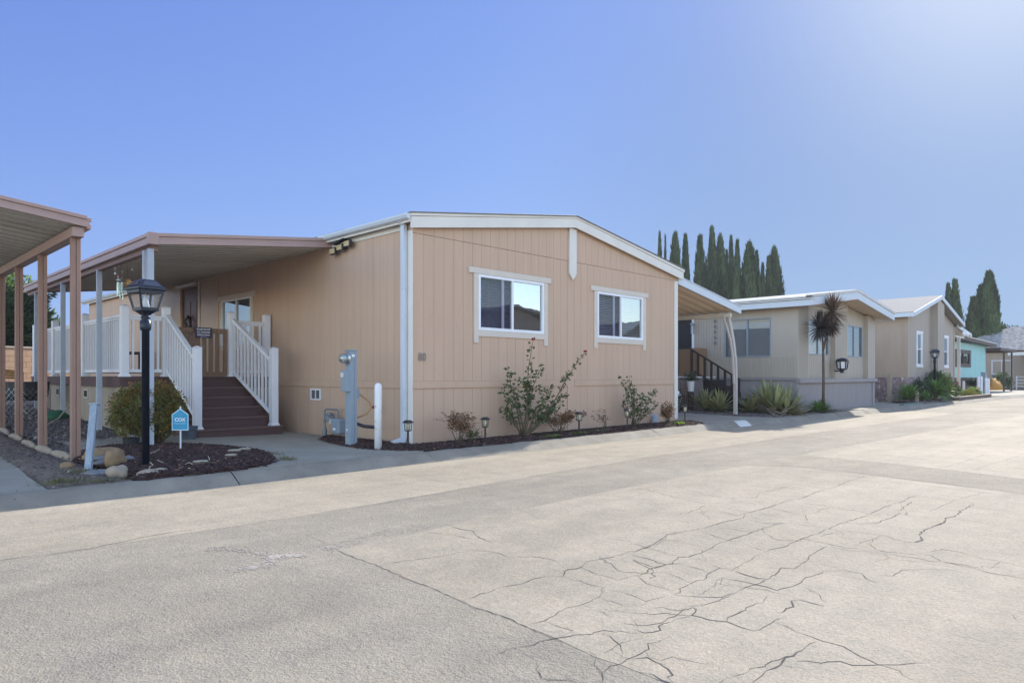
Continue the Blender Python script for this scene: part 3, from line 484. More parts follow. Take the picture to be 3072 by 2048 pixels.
# beds: lumpy ground plus scattered chips
def inpoly(x, y, P):
    c = False; j = len(P) - 1
    for i in range(len(P)):
        if (P[i][1] > y) != (P[j][1] > y) and x < (P[j][0] - P[i][0]) * (y - P[i][1]) / (P[j][1] - P[i][1]) + P[i][0]: c = not c
        j = i
    return c
def bed(poly, res, z, amp, n, name, mbase, mchip, label, size, seed, chipname, lab2, rnd=False):
    rr = random.Random(seed); xs_ = [p[0] for p in poly]; ys_ = [p[1] for p in poly]; x0, x1, y0, y1 = min(xs_), max(xs_), min(ys_), max(ys_)
    nx = int((x1 - x0) / res) + 2; ny = int((y1 - y0) / res) + 2; H = {}
    def dist(x, y):
        d = 9
        for a, b in zip(poly, poly[1:] + poly[:1]):
            l = max(1e-9, (b[0]-a[0])**2 + (b[1]-a[1])**2); t = max(0, min(1, ((x-a[0])*(b[0]-a[0]) + (y-a[1])*(b[1]-a[1])) / l))
            d = min(d, math.hypot(x-a[0]-t*(b[0]-a[0]), y-a[1]-t*(b[1]-a[1])))
        return d
    for i in range(nx):
        for j in range(ny):
            x = x0 + i * res + rr.uniform(-.3, .3) * res; y = y0 + j * res + rr.uniform(-.3, .3) * res
            ins = inpoly(x, y, poly); d = dist(x, y)
            H[i, j] = (x, y, hh(x, y) + (z + amp * min(1, d / .18) + rr.uniform(-.3, .3) * amp * .6 if ins else -.03 - min(d, .1)), ins or d < res * .8)
    g = MB(); idx = {}; vs = []
    for k, v in H.items(): idx[k] = len(vs); vs.append(v[:3])
    fs = [(idx[i, j], idx[i + 1, j], idx[i + 1, j + 1], idx[i, j + 1]) for i in range(nx - 1) for j in range(ny - 1) if sum(H[q][3] for q in ((i, j), (i + 1, j), (i + 1, j + 1), (i, j + 1))) >= 3]
    g.add(vs, fs); setting(g, name, mbase, smooth=True)
    c = MB(); k = 0
    while k < n:
        x = rr.uniform(x0 - .03, x1 + .03); y = rr.uniform(y0 - .03, y1 + .03)
        if not inpoly(x + rr.gauss(0, .03), y + rr.gauss(0, .03), poly): continue
        k += 1; d = dist(x, y); zz = hh(x, y) + z + amp * min(1, d / .18) + rr.uniform(0, .012) if inpoly(x, y, poly) else hh(x, y) + .022
        a = rr.uniform(0, 6.3); s = size * rr.uniform(.5, 1.7); wd = s * (rr.uniform(.6, .9) if rnd else rr.uniform(.18, .4)); el = rr.gauss(0, .25)
        u = Vector((math.cos(a) * math.cos(el), math.sin(a) * math.cos(el), math.sin(el))) * s; v_ = Vector((-math.sin(a), math.cos(a), rr.gauss(0, .3))) * wd; h_ = Vector((0, 0, .25 * s if rnd else .12 * s)); p = Vector((x, y, zz))
        b_ = rr.uniform(.5, 1.5) if rr.random() > .04 else rr.uniform(3, 5)
        c.add([p - u - v_ - h_, p + u - v_ - h_, p + u * .8 + v_ - h_, p - u * .8 + v_ - h_, p - u * .7 - v_ * .7 + h_, p + u * .7 - v_ * .6 + h_, p + u * .5 + v_ * .6 + h_, p - u * .5 + v_ * .7 + h_],
              [(4, 5, 6, 7), (0, 1, 5, 4), (1, 2, 6, 5), (2, 3, 7, 6), (3, 0, 4, 7)], (b_, b_ * rr.uniform(.9, 1.1), b_ * rr.uniform(.85, 1.15)))
    tag(put(c, chipname, mchip), lab2, label, kind='stuff')
PL = [(-4.3, -.80), (-3.78, -.86), (-3.3, -.84), (-2.93, -.76), (-2.62, -.5), (-2.42, -.1), (-2.2, .5), (-2.12, 1.0), (-2.2, 1.7), (-2.4, 2.35), (-2.88, 2.9), (-3.2, 3.1), (-3.6, 3.2), (-4.1, 2.7), (-4.35, 1.8), (-4.36, -.1)]
bed(PL, .07, .03, .035, 9000, 'mulch_bed', M['mulch'], M['chip'], 'bark mulch', .022, 1, 'bark_mulch', 'dark red bark chips covering the bed around the black lamp post')
PR = [(-.95, .1), (-.92, .5), (-.85, 1.0), (-.6, 1.9), (-.1, 2.6), (-.02, 2.4), (-.02, -.03), (8.1, -.03), (8.3, -.4), (7.9, -.82), (5.8, -.80), (4, -.83), (1.6, -.80), (.4, -.84), (-.3, -.82), (-.65, -.5), (-.82, -.25)]
bed(PR, .08, .02, .035, 9500, 'mulch_bed', M['mulch'], M['chip'], 'bark mulch', .02, 2, 'bark_mulch', 'dark red bark chips along the foot of the gabled front wall')
PG = [(-4.3, 1.9), (-4.1, 2.8), (-3.6, 3.25), (-3.15, 3.2), (-3.0, 4.6), (-2.7, 5.5), (-2.72, 12), (-4.1, 12), (-4.2, 6)]
bed(PG, .12, .02, .02, 9500, 'gravel_bed', M['gravel'], M['pebble'], 'gravel', .02, 3, 'gravel', 'grey brown gravel strewn beside the tan deck skirting', True)
P2 = [(11.65, 2.4), (11.2, -.05), (11.35, -.95), (12.4, -1.06), (14.8, -1.1), (15.9, -1.15), (16.6, -.95), (17.2, -.5), (14.5, -.42), (14.35, 0), (14.35, 5), (12.1, 5)]
bed(P2, .12, .0, .03, 3500, 'planting_bed', M['dirt'], M['pebble'], 'leaf litter', .025, 4, 'leaf_litter', 'brown litter and grit under the agaves beside the curved post')
P0 = [(-5.16, -.8), (-4.36, -.8), (-4.42, 1.8), (-4.42, 12), (-4.8, 12), (-5.0, 3)]
bed(P0, .1, .0, .02, 1500, 'dirt_strip', M['dirt'], M['pebble'], 'leaf litter', .016, 6, 'leaf_litter', 'dry litter over the dirt strip below the pink brown posts')
# neighbours' beds
bed([(24.2, -1.25), (24.0, -.5), (25.6, .2), (34, .2), (34.5, -.7), (36, -1.1), (36.2, -1.5), (29, -1.35), (28.5, -1.2), (26.5, -1.35)], .3, .02, .05, 1200, 'planting_bed', M['dirt'], M['pebble'], 'leaf litter', .03, 7, 'leaf_litter', 'litter in the planted bed in front of the tall gabled house')

# fallen leaves and crumbs on the kerb and drives
lv = MB(); rr = random.Random(55)
for i in range(420):
    if i % 3: x = rr.uniform(-9, 16); y = -.78 - abs(rr.gauss(0, .16)) + dY(x)
    else: x = rr.uniform(-3.5, -.2); y = rr.uniform(-.7, 3)
    z = .016 if y > -.85 + dY(x) else max(-.112, .016 - (-.85 + dY(x) - y) * .5); a = rr.uniform(0, 6.28); t_ = rr.uniform(.4, 1.4)
    lv.leafq((x, y, z), (math.cos(a), math.sin(a), rr.uniform(0, .4)), (-math.sin(a), math.cos(a), 0), rr.uniform(.015, .04), .014, (t_, t_ * .8, t_ * .6))
tag(put(lv, 'fallen_leaves', M['dryleaf']), 'small dry leaves and crumbs scattered along the kerb', 'leaves', kind='stuff')

KP = mat('worn_white_paint', (.68, .66, .60), .7, var=.08, spot=((.36, .33, .28), 8, .66)); g = MB(); pr = [(-.80, .012), (-.87, .006), (-.95, -.029), (-1.04, -.079), (-1.10, -.112)]; vs = []
for x in (9.25, 9.4, 9.6, 9.8):
    for y, z in pr: vs.append((x + (y + .8) * .6, y + dY(x), z))
g.add(vs, [(i * 5 + j, i * 5 + j + 1, (i + 1) * 5 + j + 1, (i + 1) * 5 + j) for i in range(3) for j in range(4)]); setting(g, 'kerb_paint', KP)
# ================================================================ the peach manufactured home
FF = FR((0, 0, 0), (1, 0, 0), (0, -1, 0)); FL = FR((0, 0, 0), (0, 1, 0), (-1, 0, 0)); LEN = 18.5
home = thing('mobile_home', (4.03, 9, 0), 'peach sided double-wide home with white gable fascia, two front windows and house number', 'mobile home')
gab = lambda u: 3.655 + .61 * (1 - abs(u - 4.03) / 4.03)
W1 = (1.43, 3.16, 1.95, 2.94); W2 = (4.86, 6.57, 1.95, 2.93); WL = (5.84, 7.37, 1.85, 2.90); DL = (8.78, 9.95, 1.14, 3.40)
s = MB()
siding(s, FF, 0, 3.88, 1.05, 3.456, .216, .005, [W1], n0=-.1, n1=0)
siding(s, FF, 3.886, 8.07, 1.05, 3.456, .216, .005, [W2], n0=-.1, n1=0)
siding(s, FF, 0, 4.03, 3.462, gab, .216, .005, n0=-.1, n1=.005); siding(s, FF, 4.03, 8.07, 3.462, gab, .216, .005, n0=-.1, n1=.005)
siding(s, FL, .1, LEN, 1.05, 3.62, .2035, .006, [WL, DL], n0=-.1, n1=0, groove=.0035)
s.box(7.97, 8.07, .1, LEN, 0, 3.62).box(.1, 7.97, LEN - .1, LEN, 0, 3.62)
put(s, 'wall', M['peach'], home)
s = MB()
siding(s, FF, 0, 3.88, 0, .93, .216, .005, n0=-.1, n1=-.004); siding(s, FF, 4.1, 8.07, 0, .93, .216, .005, n0=-.1, n1=-.004); siding(s, FL, .1, LEN, 0, .93, .407, .011, n0=-.1, n1=-.004)
put(s, 'skirting', M['peach'], home, label='peach skirting panels below the belt board')
s = MB(); s.bf(FF, .0, 3.88, .932, 1.048, -.01, .016).bf(FF, 4.1, 7.92, .932, 1.048, -.01, .016).bf(FF, 3.885, 4.095, 0, 1.055, -.02, .012).bf(FL, .17, LEN, .932, 1.048, -.01, .016)
put(s, 'belt_board', M['peach'], home, bevel=.003)
for q_ in ((FL, .0, .165, .02, 3.5, .001, .022), (FF, 7.925, 8.075, .08, 3.45, .001, .02), (FL, .17, 2.47, 3.53, 3.63, .001, .02)): s = MB(); s.bf(*q_); put(s, 'trim_board', M['fascia'], home, bevel=.003)
s = MB(); s.bf(FF, 3.91, 4.13, 3.21, 4.12, .006, .045); s.prism([FF.p(3.91, 3.21, .006), FF.p(4.02, 3.08, .006), FF.p(4.13, 3.21, .006)], (0, -.039, 0))
put(s, 'ridge_pendant', M['fascia'], home, bevel=.003)
# roof
s = MB()
s.prism([(-.13, -.083, 3.66), (4.03, -.083, 4.27), (4.03, -.083, 4.335), (-.13, -.083, 3.725)], (0, LEN + .23, 0)); s.prism([(4.03, -.083, 4.27), (8.2, -.083, 3.66), (8.2, -.083, 3.725), (4.03, -.083, 4.335)], (0, LEN + .23, 0)); s.prism([(0, .02, 3.61), (8.07, .02, 3.61), (8.07, .02, 3.67), (4.03, .02, 4.26), (0, .02, 3.67)], (0, LEN - .04, 0)); roof = put(s, 'roof', M['fascia'], home)
s = MB(); rr = random.Random(4)
for (xa, za, xb, zb) in ((-.15, 3.755, 4.03, 4.372), (4.03, 4.372, 8.22, 3.755)):
    y = -.145
    while y < LEN + .1:
        q = rr.uniform(-.004, .006); w_ = .32 if y < 2 else 1.6
        s.hexa([(xa, y, za - .02), (xb, y, zb - .02), (xb, min(y + w_, LEN + .17), zb - .02), (xa, min(y + w_, LEN + .17), za - .02), (xa, y, za + q), (xb, y, zb + q), (xb, min(y + w_, LEN + .17), zb + q), (xa, min(y + w_, LEN + .17), za + q)]); y += w_
put(s, 'shingles', M['shingle'], roof)
s = MB()
for a, b, z0, z1 in ((-.12, 4.03, 3.505, 4.135), (4.03, 8.19, 4.135, 3.485)):
    s.bf(FF, a, b, z0, z0 + .185, .085, .112, z1b=z1 + .185, z0b=z1)
    s.bf(FF, a - (.02 if a < 0 else 0), b + (.02 if b > 5 else 0), z0 + .187, z0 + .25, .085, .13, z1b=z1 + .25, z0b=z1 + .187)
s.box(-.14, -.115, -.1, LEN + .13, 3.60, 3.74); s.box(8.185, 8.21, -.1, LEN + .13, 3.60, 3.74)
put(s, 'fascia', M['fascia'], roof, bevel=.003)
def gutter(y0, y1):
    s = MB(); pf = [(-.14, 3.728), (-.225, 3.728), (-.225, 3.70), (-.205, 3.655), (-.165, 3.635), (-.14, 3.635)]
    s.prism([(x, y0, z) for x, z in pf][::-1], (0, y1 - y0, 0)); return put(s, 'gutter', M['gutter'], roof, bevel=.004)
gutter(-.12, 2.62); gutter(11.3, 18.66)
s = MB(); s.bf(FL, .115, .205, .14, 3.58, .03, .105)
s.prism([FL.p(.115, 3.58, .03), FL.p(.115, 3.58, .105), FL.p(.115, 3.66, .2), FL.p(.115, 3.66, .13)], (0, .09, 0))
s.prism([FL.p(.115, .14, .03), FL.p(.115, .14, .105), FL.p(.115, .085, .30), FL.p(.115, .03, .285), FL.p(.115, .06, .06)][::-1], (0, .09, 0))
s.bf(FL, .108, .212, 2.55, 2.575, .022, .112).bf(FL, .108, .212, .62, .635, .022, .112)
put(s, 'downspout', M['gutter'], home, bevel=.006)
# windows with their board surrounds
def surround(fr, u0, u1, z0, z1, lo, lip, m='trim', par=None):
    s = MB(); s.bf(fr, u0 - .23, u1 + .2, z1 + .003, z1 + .105, .001, .03).bf(fr, u0 - .11, u0 - .002, z0 - lo, z1 + .002, .001, .024).bf(fr, u1 + .002, u1 + .11, z0 - lo, z1 + .002, .001, .024)
    s.bf(fr, u0 - .001, u1 + .001, z0 - .11, z0 - .002, .001, .022)
    return put(s, 'window_trim', M[m], par, bevel=.003)
for W in (W1, W2):
    w_ = window(home, FF, *W, fw=.05, slats=24); surround(FF, *W, .23, 0, par=w_)
    um = (W[0] + W[1]) / 2; s = MB(); a = W[0] + .05 + (um - W[0]) * .66; s.bf(FF, a, a + .05, W[2] + .05, W[3] - .05, -.045, -.02); put(s, 'sash', M['white'], w_)
w_ = window(home, FL, *WL, fw=.04, slats=26, gl=('glass_mid', 'glass_mid')); surround(FL, *WL, .0, 0, m='trim', par=w_)
# entry door
s = MB(); s.bf(FL, 8.95, 9.94, 1.14, 3.39, -.09, -.05); s.bf(FL, 8.785, 8.945, 1.14, 3.39, -.098, -.09)
for a, b, c, d in ((9.03, 9.36, 1.3, 2.1), (9.44, 9.77, 1.3, 2.1), (9.03, 9.36, 2.25, 3.05), (9.44, 9.77, 2.25, 3.05)): s.bf(FL, a, b, c, d, -.051, -.04)
door = put(s, 'door', M['door'], home, bevel=.006)
s = MB(); s.lathe(FL.p(9.80, 2.1, -.05), [(.012, 0), (.012, .04), (.028, .045), (.03, .07), (.015, .085)], 10, ax=(-1, 0, 0)); put(s, 'handle', M['gold'], door)
s = MB(); s.bf(FL, 8.66, 8.775, 1.13, 3.5, .001, .03); put(s, 'door_frame', M['trim'], door)
s = MB(); s.bf(FL, 8.80, 10.07, 3.42, 3.48, .03, .12); put(s, 'porch_light', M['white'], home, bevel=.02, label='long white tube light above the door')
# house number
for i, ch in enumerate('80'):
    text(ch, 'house_number', M['iron'], home, (.135 + i * .085, -.016, 1.385), .19, (R(90), 0, R(-4)), .004, .75)
# crawl-space vent
s = MB(); s.bf(FL, 2.87, 3.24, .67, .70, .0, .02).bf(FL, 2.87, 3.24, .86, .89, 0, .02).bf(FL, 2.87, 2.9, .7, .86, 0, .02).bf(FL, 3.21, 3.24, .7, .86, 0, .02).bf(FL, 3.045, 3.065, .7, .86, 0, .018)
v = put(s, 'vent', M['white'], home); s = MB(); s.bf(FL, 2.9, 3.21, .7, .86, -.002, .003); put(s, 'mesh', M['dark'], v)
s = MB()
for k in range(11): s.bf(FL, 2.9, 3.21, .706 + k * .0142, .7105 + k * .0142, .003, .009)
put(s, 'louvre', mat('vent_grey', (.3, .3, .31)), v)
# flood light
s = MB(); s.bf(FL, 1.9, 2.1, 3.44, 3.52, .02, .06); s.bar(FL.p(1.75, 3.58, .16), FL.p(2.15, 3.52, .16), .12, .012); fl = put(s, 'flood_light', M['blackplastic'], home)
for u, z in ((1.76, 3.50), (2.0, 3.46), (2.24, 3.42)):
    a = MB(); a.bf(FL, u - .1, u + .1, z - .06, z + .06, .08, .14); h_ = put(a, 'lamp_head', M['blackplastic'], fl, bevel=.012)
    a = MB(); a.bf(FL, u - .08, u + .08, z - .045, z + .045, .14, .146); put(a, 'lens', M['yellowlens'], h_)
# ================================================================ porch cover over the deck
PX0, PY0, PY1 = -3.14, 2.49, 11.4
GLOSS = mat('glossy_ribbed_tan', (.56, .42, .31), .28, var=.1, vs=2, stretch=(8, 8, .7), bump=.5, bs=10, spec=.7); RIB = MB(); siding(RIB, FL, 7.60, 8.64, 1.13, 3.47, .062, .022, n0=.001, n1=.014, groove=.012); put(RIB, 'ribbed_panel', GLOSS, home); RIB = MB(); siding(RIB, FL, 10.02, 11.9, 1.13, 3.47, .062, .022, n0=.001, n1=.014, groove=.012); put(RIB, 'ribbed_panel', GLOSS, home, label='glossy ribbed wall panels beside the door')
cov = thing('porch_cover', (-1.6, 7, 0), 'dusty pink edged metal porch cover on grey posts over the deck', 'patio cover')
s = MB(); n = int((PY1 - PY0) / .0735); P = []
for i in range(n + 1):
    y = PY0 + .03 + i * (PY1 - PY0 - .06) / n; dz = (0, .0, .042, .045)[i % 4]; P.append((y, dz))
for (ya, a), (yb, b) in zip(P[:-1], P[1:]):
    s.add([(-.005, ya, 3.545 + a), (-.005, yb, 3.545 + b), (PX0 + .03, yb, 3.205 + b), (PX0 + .03, ya, 3.205 + a)], [(0, 3, 2, 1)])
    s.add([(-.005, ya, 3.60), (-.005, yb, 3.60), (PX0 + .03, yb, 3.28), (PX0 + .03, ya, 3.28)], [(0, 1, 2, 3)])
put(s, 'roof_panel', M['soffit'], cov)
s = MB()
for k in range(int((PY1 - PY0) / .305)):
    y = PY0 + .2 + k * .305; s.hexa([(-.01, y, 3.538), (-.01, y + .014, 3.538), (PX0 + .14, y + .014, 3.216), (PX0 + .14, y, 3.216), (-.01, y, 3.55), (-.01, y + .014, 3.55), (PX0 + .14, y + .014, 3.228), (PX0 + .14, y, 3.228)])
put(s, 'panel_seams', mat('seam_grey', (.40, .375, .335)), cov)
def moulding(fr, u0, u1, zb0, zb1, ht, par, m='pink', name='fascia'):
    """three-step metal edge, sloping from zb0 to zb1"""
    s = MB(); s.bf(fr, u0, u1, zb0, zb0 + ht * .38, 0, .05, zb1 + ht * .38, zb1); s.bf(fr, u0, u1, zb0 + ht * .385, zb0 + ht * .68, 0, .032, zb1 + ht * .68, zb1 + ht * .385)
    s.bf(fr, u0, u1, zb0 + ht * .685, zb0 + ht, 0, .055, zb1 + ht, zb1 + ht * .685); return put(s, name, M[m], par, bevel=.004)
moulding(FR((PX0, PY0, 0), (1, 0, 0), (0, -1, 0)), .03, 3.13, 3.175, 3.53, .175, cov)
moulding(FR((PX0, PY0, 0), (0, 1, 0), (-1, 0, 0)), .03, PY1 - PY0, 3.175, 3.165, .175, cov)
moulding(FR((PX0, PY1, 0), (1, 0, 0), (0, 1, 0)), .03, 3.13, 3.165, 3.53, .175, cov)
s = MB(); s.box(PX0 - .062, PX0 + .09, PY0 - .062, PY0 + .05, 3.17, 3.356); put(s, 'corner_cap', M['pink'], cov, bevel=.006)
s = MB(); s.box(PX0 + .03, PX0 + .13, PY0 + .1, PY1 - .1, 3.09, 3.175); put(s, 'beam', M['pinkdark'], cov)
for y in (2.62, 5.54, 8.17, 10.62):
    s = MB(); x = PX0 + .07
    if y < 3: s.box(PX0 - .02, PX0 + .06, 2.56, 2.65, 0, 3.12); s.box(PX0 - .02, PX0 + .05, 2.80, 2.87, 0, 3.12); s.box(PX0, PX0 + .03, 2.65, 2.80, 1.0, 1.06)
    else: s.box(x - .045, x + .045, y - .045, y - .002, hh(x, y) - .05, 3.12); s.box(x - .035, x + .035, y + .004, y + .05, hh(x, y) - .05, 3.12)
    put(s, 'post', M['greypost'], cov, bevel=.004)
# ================================================================ deck, stairs, railings, gate
deck = thing('porch_deck', (-1.5, 7.5, 0), 'raised brown deck with white vinyl railings and front stairs under the porch cover', 'deck')
s = MB()
for k in range(51):
    y = 4.86 + k * .14
    s.box(-2.92, -.03, y, y + .135, 1.085, 1.12)
put(s, 'deck_floor', M['deck'], deck)
s = MB(); s.box(-2.9, -2.86, 4.9, 12, .93, 1.083).box(-2.86, -2.0, 4.9, 4.94, .93, 1.083).box(-2.0, -.03, 4.9, 4.94, .9, 1.083); put(s, 'rim_board', M['deck'], deck)
FD = FR((-2.84, 4.95, 0), (0, 1, 0), (-1, 0, 0)); s = MB(); siding(s, FD, 0, 7.05, 0, .93, .2, .012, n0=-.03, n1=0)
FD2 = FR((-2.84, 4.96, 0), (1, 0, 0), (0, -1, 0)); siding(s, FD2, 0, 2.8, 0, .92, .2, .012, n0=-.03, n1=0)
put(s, 'skirting', M['skirt'], deck)
for y in (2.35, 4.65, 6.6):
    s = MB(); s.bf(FD, y - .14, y + .14, .68, .86, .0, .018); v = put(s, 'vent', M['trim'], deck); s = MB(); s.bf(FD, y - .11, y + .11, .705, .835, .018, .02); put(s, 'mesh', M['dark'], v)
# stairs: six risers
TR = mat('highlit_tread', (.15, .088, .08), .55, var=.12, vs=3)  # paler than the risers: nosing highlights put into the tread colour
for k in range(6):
    zt = 1.1 * (k + 1) / 6; y = 3.5 + .27 * k; xl, xr = -2.13 + .0 * k, -.45 - .03 * k
    s = MB()
    if k < 5:
        s.box(xl, xr, y - .025, y + .29, zt - .03, zt)
    st = put(s, 'step', TR, deck, bevel=.005) if k < 5 else None
    s = MB(); s.box(xl + .01, xr - .01, y, y + .02, zt - .185 if k else 0, zt - .032); 
    put(s, 'riser', M['deck'], st if st else deck)
s = MB(); s.prism([(-2.12, 3.52, 0), (-2.12, 4.9, 0), (-2.12, 4.9, 1.05), (-2.12, 3.52, .15)], (.03, 0, 0)); put(s, 'stringer', M['deck'], deck); s = MB(); s.prism([(-.6, 3.53, 0), (-.6, 4.9, 0), (-.6, 4.9, 1.05), (-.6, 3.53, .15)], (.03, 0, 0)); put(s, 'stringer', M['deck'], deck)
RAIL = {}
def post(x, y, z0, z1, par, w_=.127, flare=True):
    s = MB(); h = w_ / 2; s.box(x - h, x + h, y - h, y + h, z0, z1 - .03)
    s.lathe((x, y, z1 - .03), [(h * 1.55, 0), (h * 1.55, .012), (h * .2, .045)], 4, rot=R(45))
    if flare: s.lathe((x, y, z0 + .002), [(h * 1.95, 0), (h * 1.9, .012), (h * 1.5, .05)], 4, rot=R(45))
    return put(s, 'post', M['white'], par, bevel=.004)
def railing(a, b, za, zb, h=1.06, lo=.11, sp=.118, m='white', bw=.034, name='railing', skip=0):
    """a, b: xy of the two ends; za, zb: walking height there"""
    A = Vector((*a, za)); B = Vector((*b, zb)); D = B - A; ln = math.hypot(D.x, D.y); up = Vector((0, 0, 1))
    s = MB(); s.bar(A + up * (h - .02), B + up * (h - .02), .085, .045).bar(A + up * (h - .06), B + up * (h - .06), .045, .05); r = put(s, name, M[m], deck, bevel=.004)
    s = MB(); s.bar(A + up * lo, B + up * lo, .045, .06); put(s, 'bottom_rail', M[m], r, bevel=.004)
    n = max(1, int(ln / sp)); d = D.normalized()
    for i in range(n):
        p = A + D * (i + .5) / n; q = MB(); an = math.atan2(D.y, D.x); c, s_ = math.cos(an) * bw / 2, math.sin(an) * bw / 2
        z0, z1 = p.z + lo, p.z + h - .07
        P = [(p.x - c + s_, p.y - s_ - c), (p.x + c + s_, p.y + s_ - c), (p.x + c - s_, p.y + s_ + c), (p.x - c - s_, p.y - s_ + c)]
        q.hexa([(x, y, z0) for x, y in P] + [(x, y, z1) for x, y in P]); put(q, 'baluster', M[m], r)
    return r
XS = -2.82
for y in (4.92, 7.5, 10.0, 11.95): post(XS, y, 1.12, 2.43, deck)
for a, b in ((4.99, 7.43), (7.57, 9.93), (10.07, 11.88)): railing((XS, a), (XS, b), 1.12, 1.12, h=1.14, sp=.112)
post(-2.10, 4.92, 1.12, 2.45, deck); post(-.85, 4.92, 1.12, 2.43, deck); post(-.1, 4.92, 1.12, 2.43, deck)
railing((XS + .07, 4.92), (-2.17, 4.92), 1.12, 1.12, h=1.14, sp=.13); railing((-.78, 4.92), (-.17, 4.92), 1.12, 1.12, h=1.14, sp=.13)
post(-2.02, 3.62, .183, 1.66, deck); post(-.58, 3.62, .183, 1.68, deck)
railing((-2.02, 3.69), (-2.10, 4.85), .30, 1.13, h=1.17, lo=.1, sp=.105); railing((-.59, 3.69), (-.84, 4.85), .30, 1.13, h=1.17, lo=.1, sp=.105)
# brown rail at the far end of the deck
s = MB(); s.box(-2.75, -.05, 11.9, 11.94, 1.72, 1.80).box(-2.75, -.05, 11.9, 11.94, 1.2, 1.28)
for i in range(9): s.box(-2.6 + i * .31, -2.54 + i * .31, 11.92, 11.96, 1.28, 1.72)
put(s, 'back_rail', M['brown'], deck)
# gate at the head of the stairs
s = MB(); s.box(-2.03, -.92, 4.93, 4.97, 1.98, 2.08).box(-2.03, -.92, 4.93, 4.97, 1.13, 1.22).box(-2.03, -1.95, 4.93, 4.97, 1.22, 1.98).box(-1.0, -.92, 4.93, 4.97, 1.22, 1.98)
gt = put(s, 'gate', M['gate'], deck, bevel=.004)
for i in range(7):
    s = MB(); x = -1.92 + i * .129; s.box(x, x + .085, 4.972, 4.99, 1.2, 2.0); put(s, 'slat', M['gate'], gt)
sign = thing('gate_sign', (-1.41, 4.9, 1.9), 'dark sign asking for packages inside the porch, hung on the brown gate', 'sign')
s = MB(); s.box(-1.58, -1.25, 4.88, 4.888, 1.885, 2.09); put(s, 'board', M['darksign'], sign)
for i, tx in enumerate(('PLEASE DELIVER', 'ALL PACKAGES', 'INSIDE PORCH')): text(tx, 'lettering', M['letter'], sign, (-1.415, 4.8775, 2.036 - i * .055), .046, (R(90), 0, 0), .001, .80, .0008)
s = MB(); s.box(-1.47, -1.36, 4.876, 4.8795, 1.895, 1.912); put(s, 'arrow', mat('muted_violet', (.25, .2, .35)), sign)
# wreath on the door
wr = MB(); rr = random.Random(3)
for i in range(220):
    a = rr.uniform(0, 6.28); c = Vector((-.04 - rr.uniform(0, .05) + .05, 9.4 + .16 * math.cos(a) + rr.gauss(0, .02), 2.48 + .16 * math.sin(a) + rr.gauss(0, .02)))
    wr.leafq(c, (-.5, rr.gauss(0, 1), rr.gauss(0, 1)), (rr.gauss(0, 1), 0, 1), .06, .02, (.5, .5, .5))
wr = put(wr, 'door_wreath', M['juniper']); tag(wr, 'dark leafy wreath hanging on the red brown entry door', 'wreath')
# chimes and hanging ornaments under the porch cover
ch = thing('wind_chime', (-2.9, 4.6, 2.4), 'wind chime with pale green tubes hanging under the porch cover', 'wind chime')
s = MB(); s.lathe((-2.98, 4.6, 2.82), [(.045, 0), (.06, .01), (.055, .03), (.01, .04)], 12); put(s, 'disc', M['steel'], ch)
for i in range(5):
    a = i * 1.257; x, y = -2.98 + .045 * math.cos(a), 4.6 + .045 * math.sin(a); s = MB(); s.tube([(x, y, 2.80), (x, y, 2.5 + .03 * i)], .011, 8); put(s, 'tube', mat('chime_tube_green', (.45, .6, .6), .25, metal=.6), ch)
s = MB(); s.tube([(-2.98, 4.6, 2.85), (-2.98, 4.6, 3.2)], .003, 5); put(s, 'cord', M['dark'], ch)
sn = thing('sun_ornament', (-2.85, 4.6, 2.7), 'brass sun face ornament hanging beside the wind chime', 'ornament')
s = MB(); c = Vector((-2.86, 4.58, 2.79)); u, v_ = Vector((.71, -.70, 0)), Vector((0, 0, 1)); nn = Vector((-.70, -.71, 0))
for i in range(16):
    a = i * math.pi / 8; d = u * math.cos(a) + v_ * math.sin(a); e = -u * math.sin(a) + v_ * math.cos(a); s.prism([c + d * .045 + e * .013, c + d * .045 - e * .013, c + d * (.105 if i % 2 else .085)], nn * .006)
s.lathe(c - nn * .002, [(.05, 0), (.045, .014), (.02, .022)], 16, ax=nn); put(s, 'sun_face', M['gold'], sn)
s = MB(); s.tube([c + v_ * .1, c + v_ * .42], .002, 5); put(s, 'cord', M['dark'], sn)
ho = thing('hanging_shells', (-3.0, 4.6, 2.9), 'cluster of pale shells and beads hanging above the brass sun', 'mobile'); rr = random.Random(8)
for i in range(9):
    x, z = -3.08 + rr.uniform(0, .3), 3.1 - rr.uniform(0, .25); s = MB(); s.blob((x, 4.6 + rr.uniform(-.05, .05), z), (.018, .018, .022), i, .1, 8); s.tube([(x, 4.6, z), (x, 4.6, 3.22)], .0015, 4); put(s, 'shell', (M['palerock'], M['pinkflower'], M['white'])[i % 3], ho)
# ================================================================ neighbour's carport at the far left
cp = thing('carport', (-5.5, 5, 0), 'pink brown metal carport cover at the left edge on tall chipped posts', 'carport')
CX, CY0, CY1 = -4.22, 1.70, 11.5
s = MB(); n = int((CY1 - CY0) / .07)
for i in range(n):
    ya, yb = CY0 + .04 + i * (CY1 - CY0 - .08) / n, CY0 + .04 + (i + 1) * (CY1 - CY0 - .08) / n; a, b = (0, .0, .040, .043)[i % 4], (0, .0, .040, .043)[(i + 1) % 4]
    s.add([(CX - .05, ya, 3.165 + a), (CX - .05, yb, 3.165 + b), (-9, yb, 3.165 + .11 * 4.75 + b), (-9, ya, 3.165 + .11 * 4.75 + a)], [(0, 3, 2, 1)])
    s.add([(CX - .05, ya, 3.24), (CX - .05, yb, 3.24), (-9, yb, 3.24 + .11 * 4.75), (-9, ya, 3.24 + .11 * 4.75)], [(0, 1, 2, 3)])
put(s, 'roof_panel', M['soffit'], cp); s = MB()
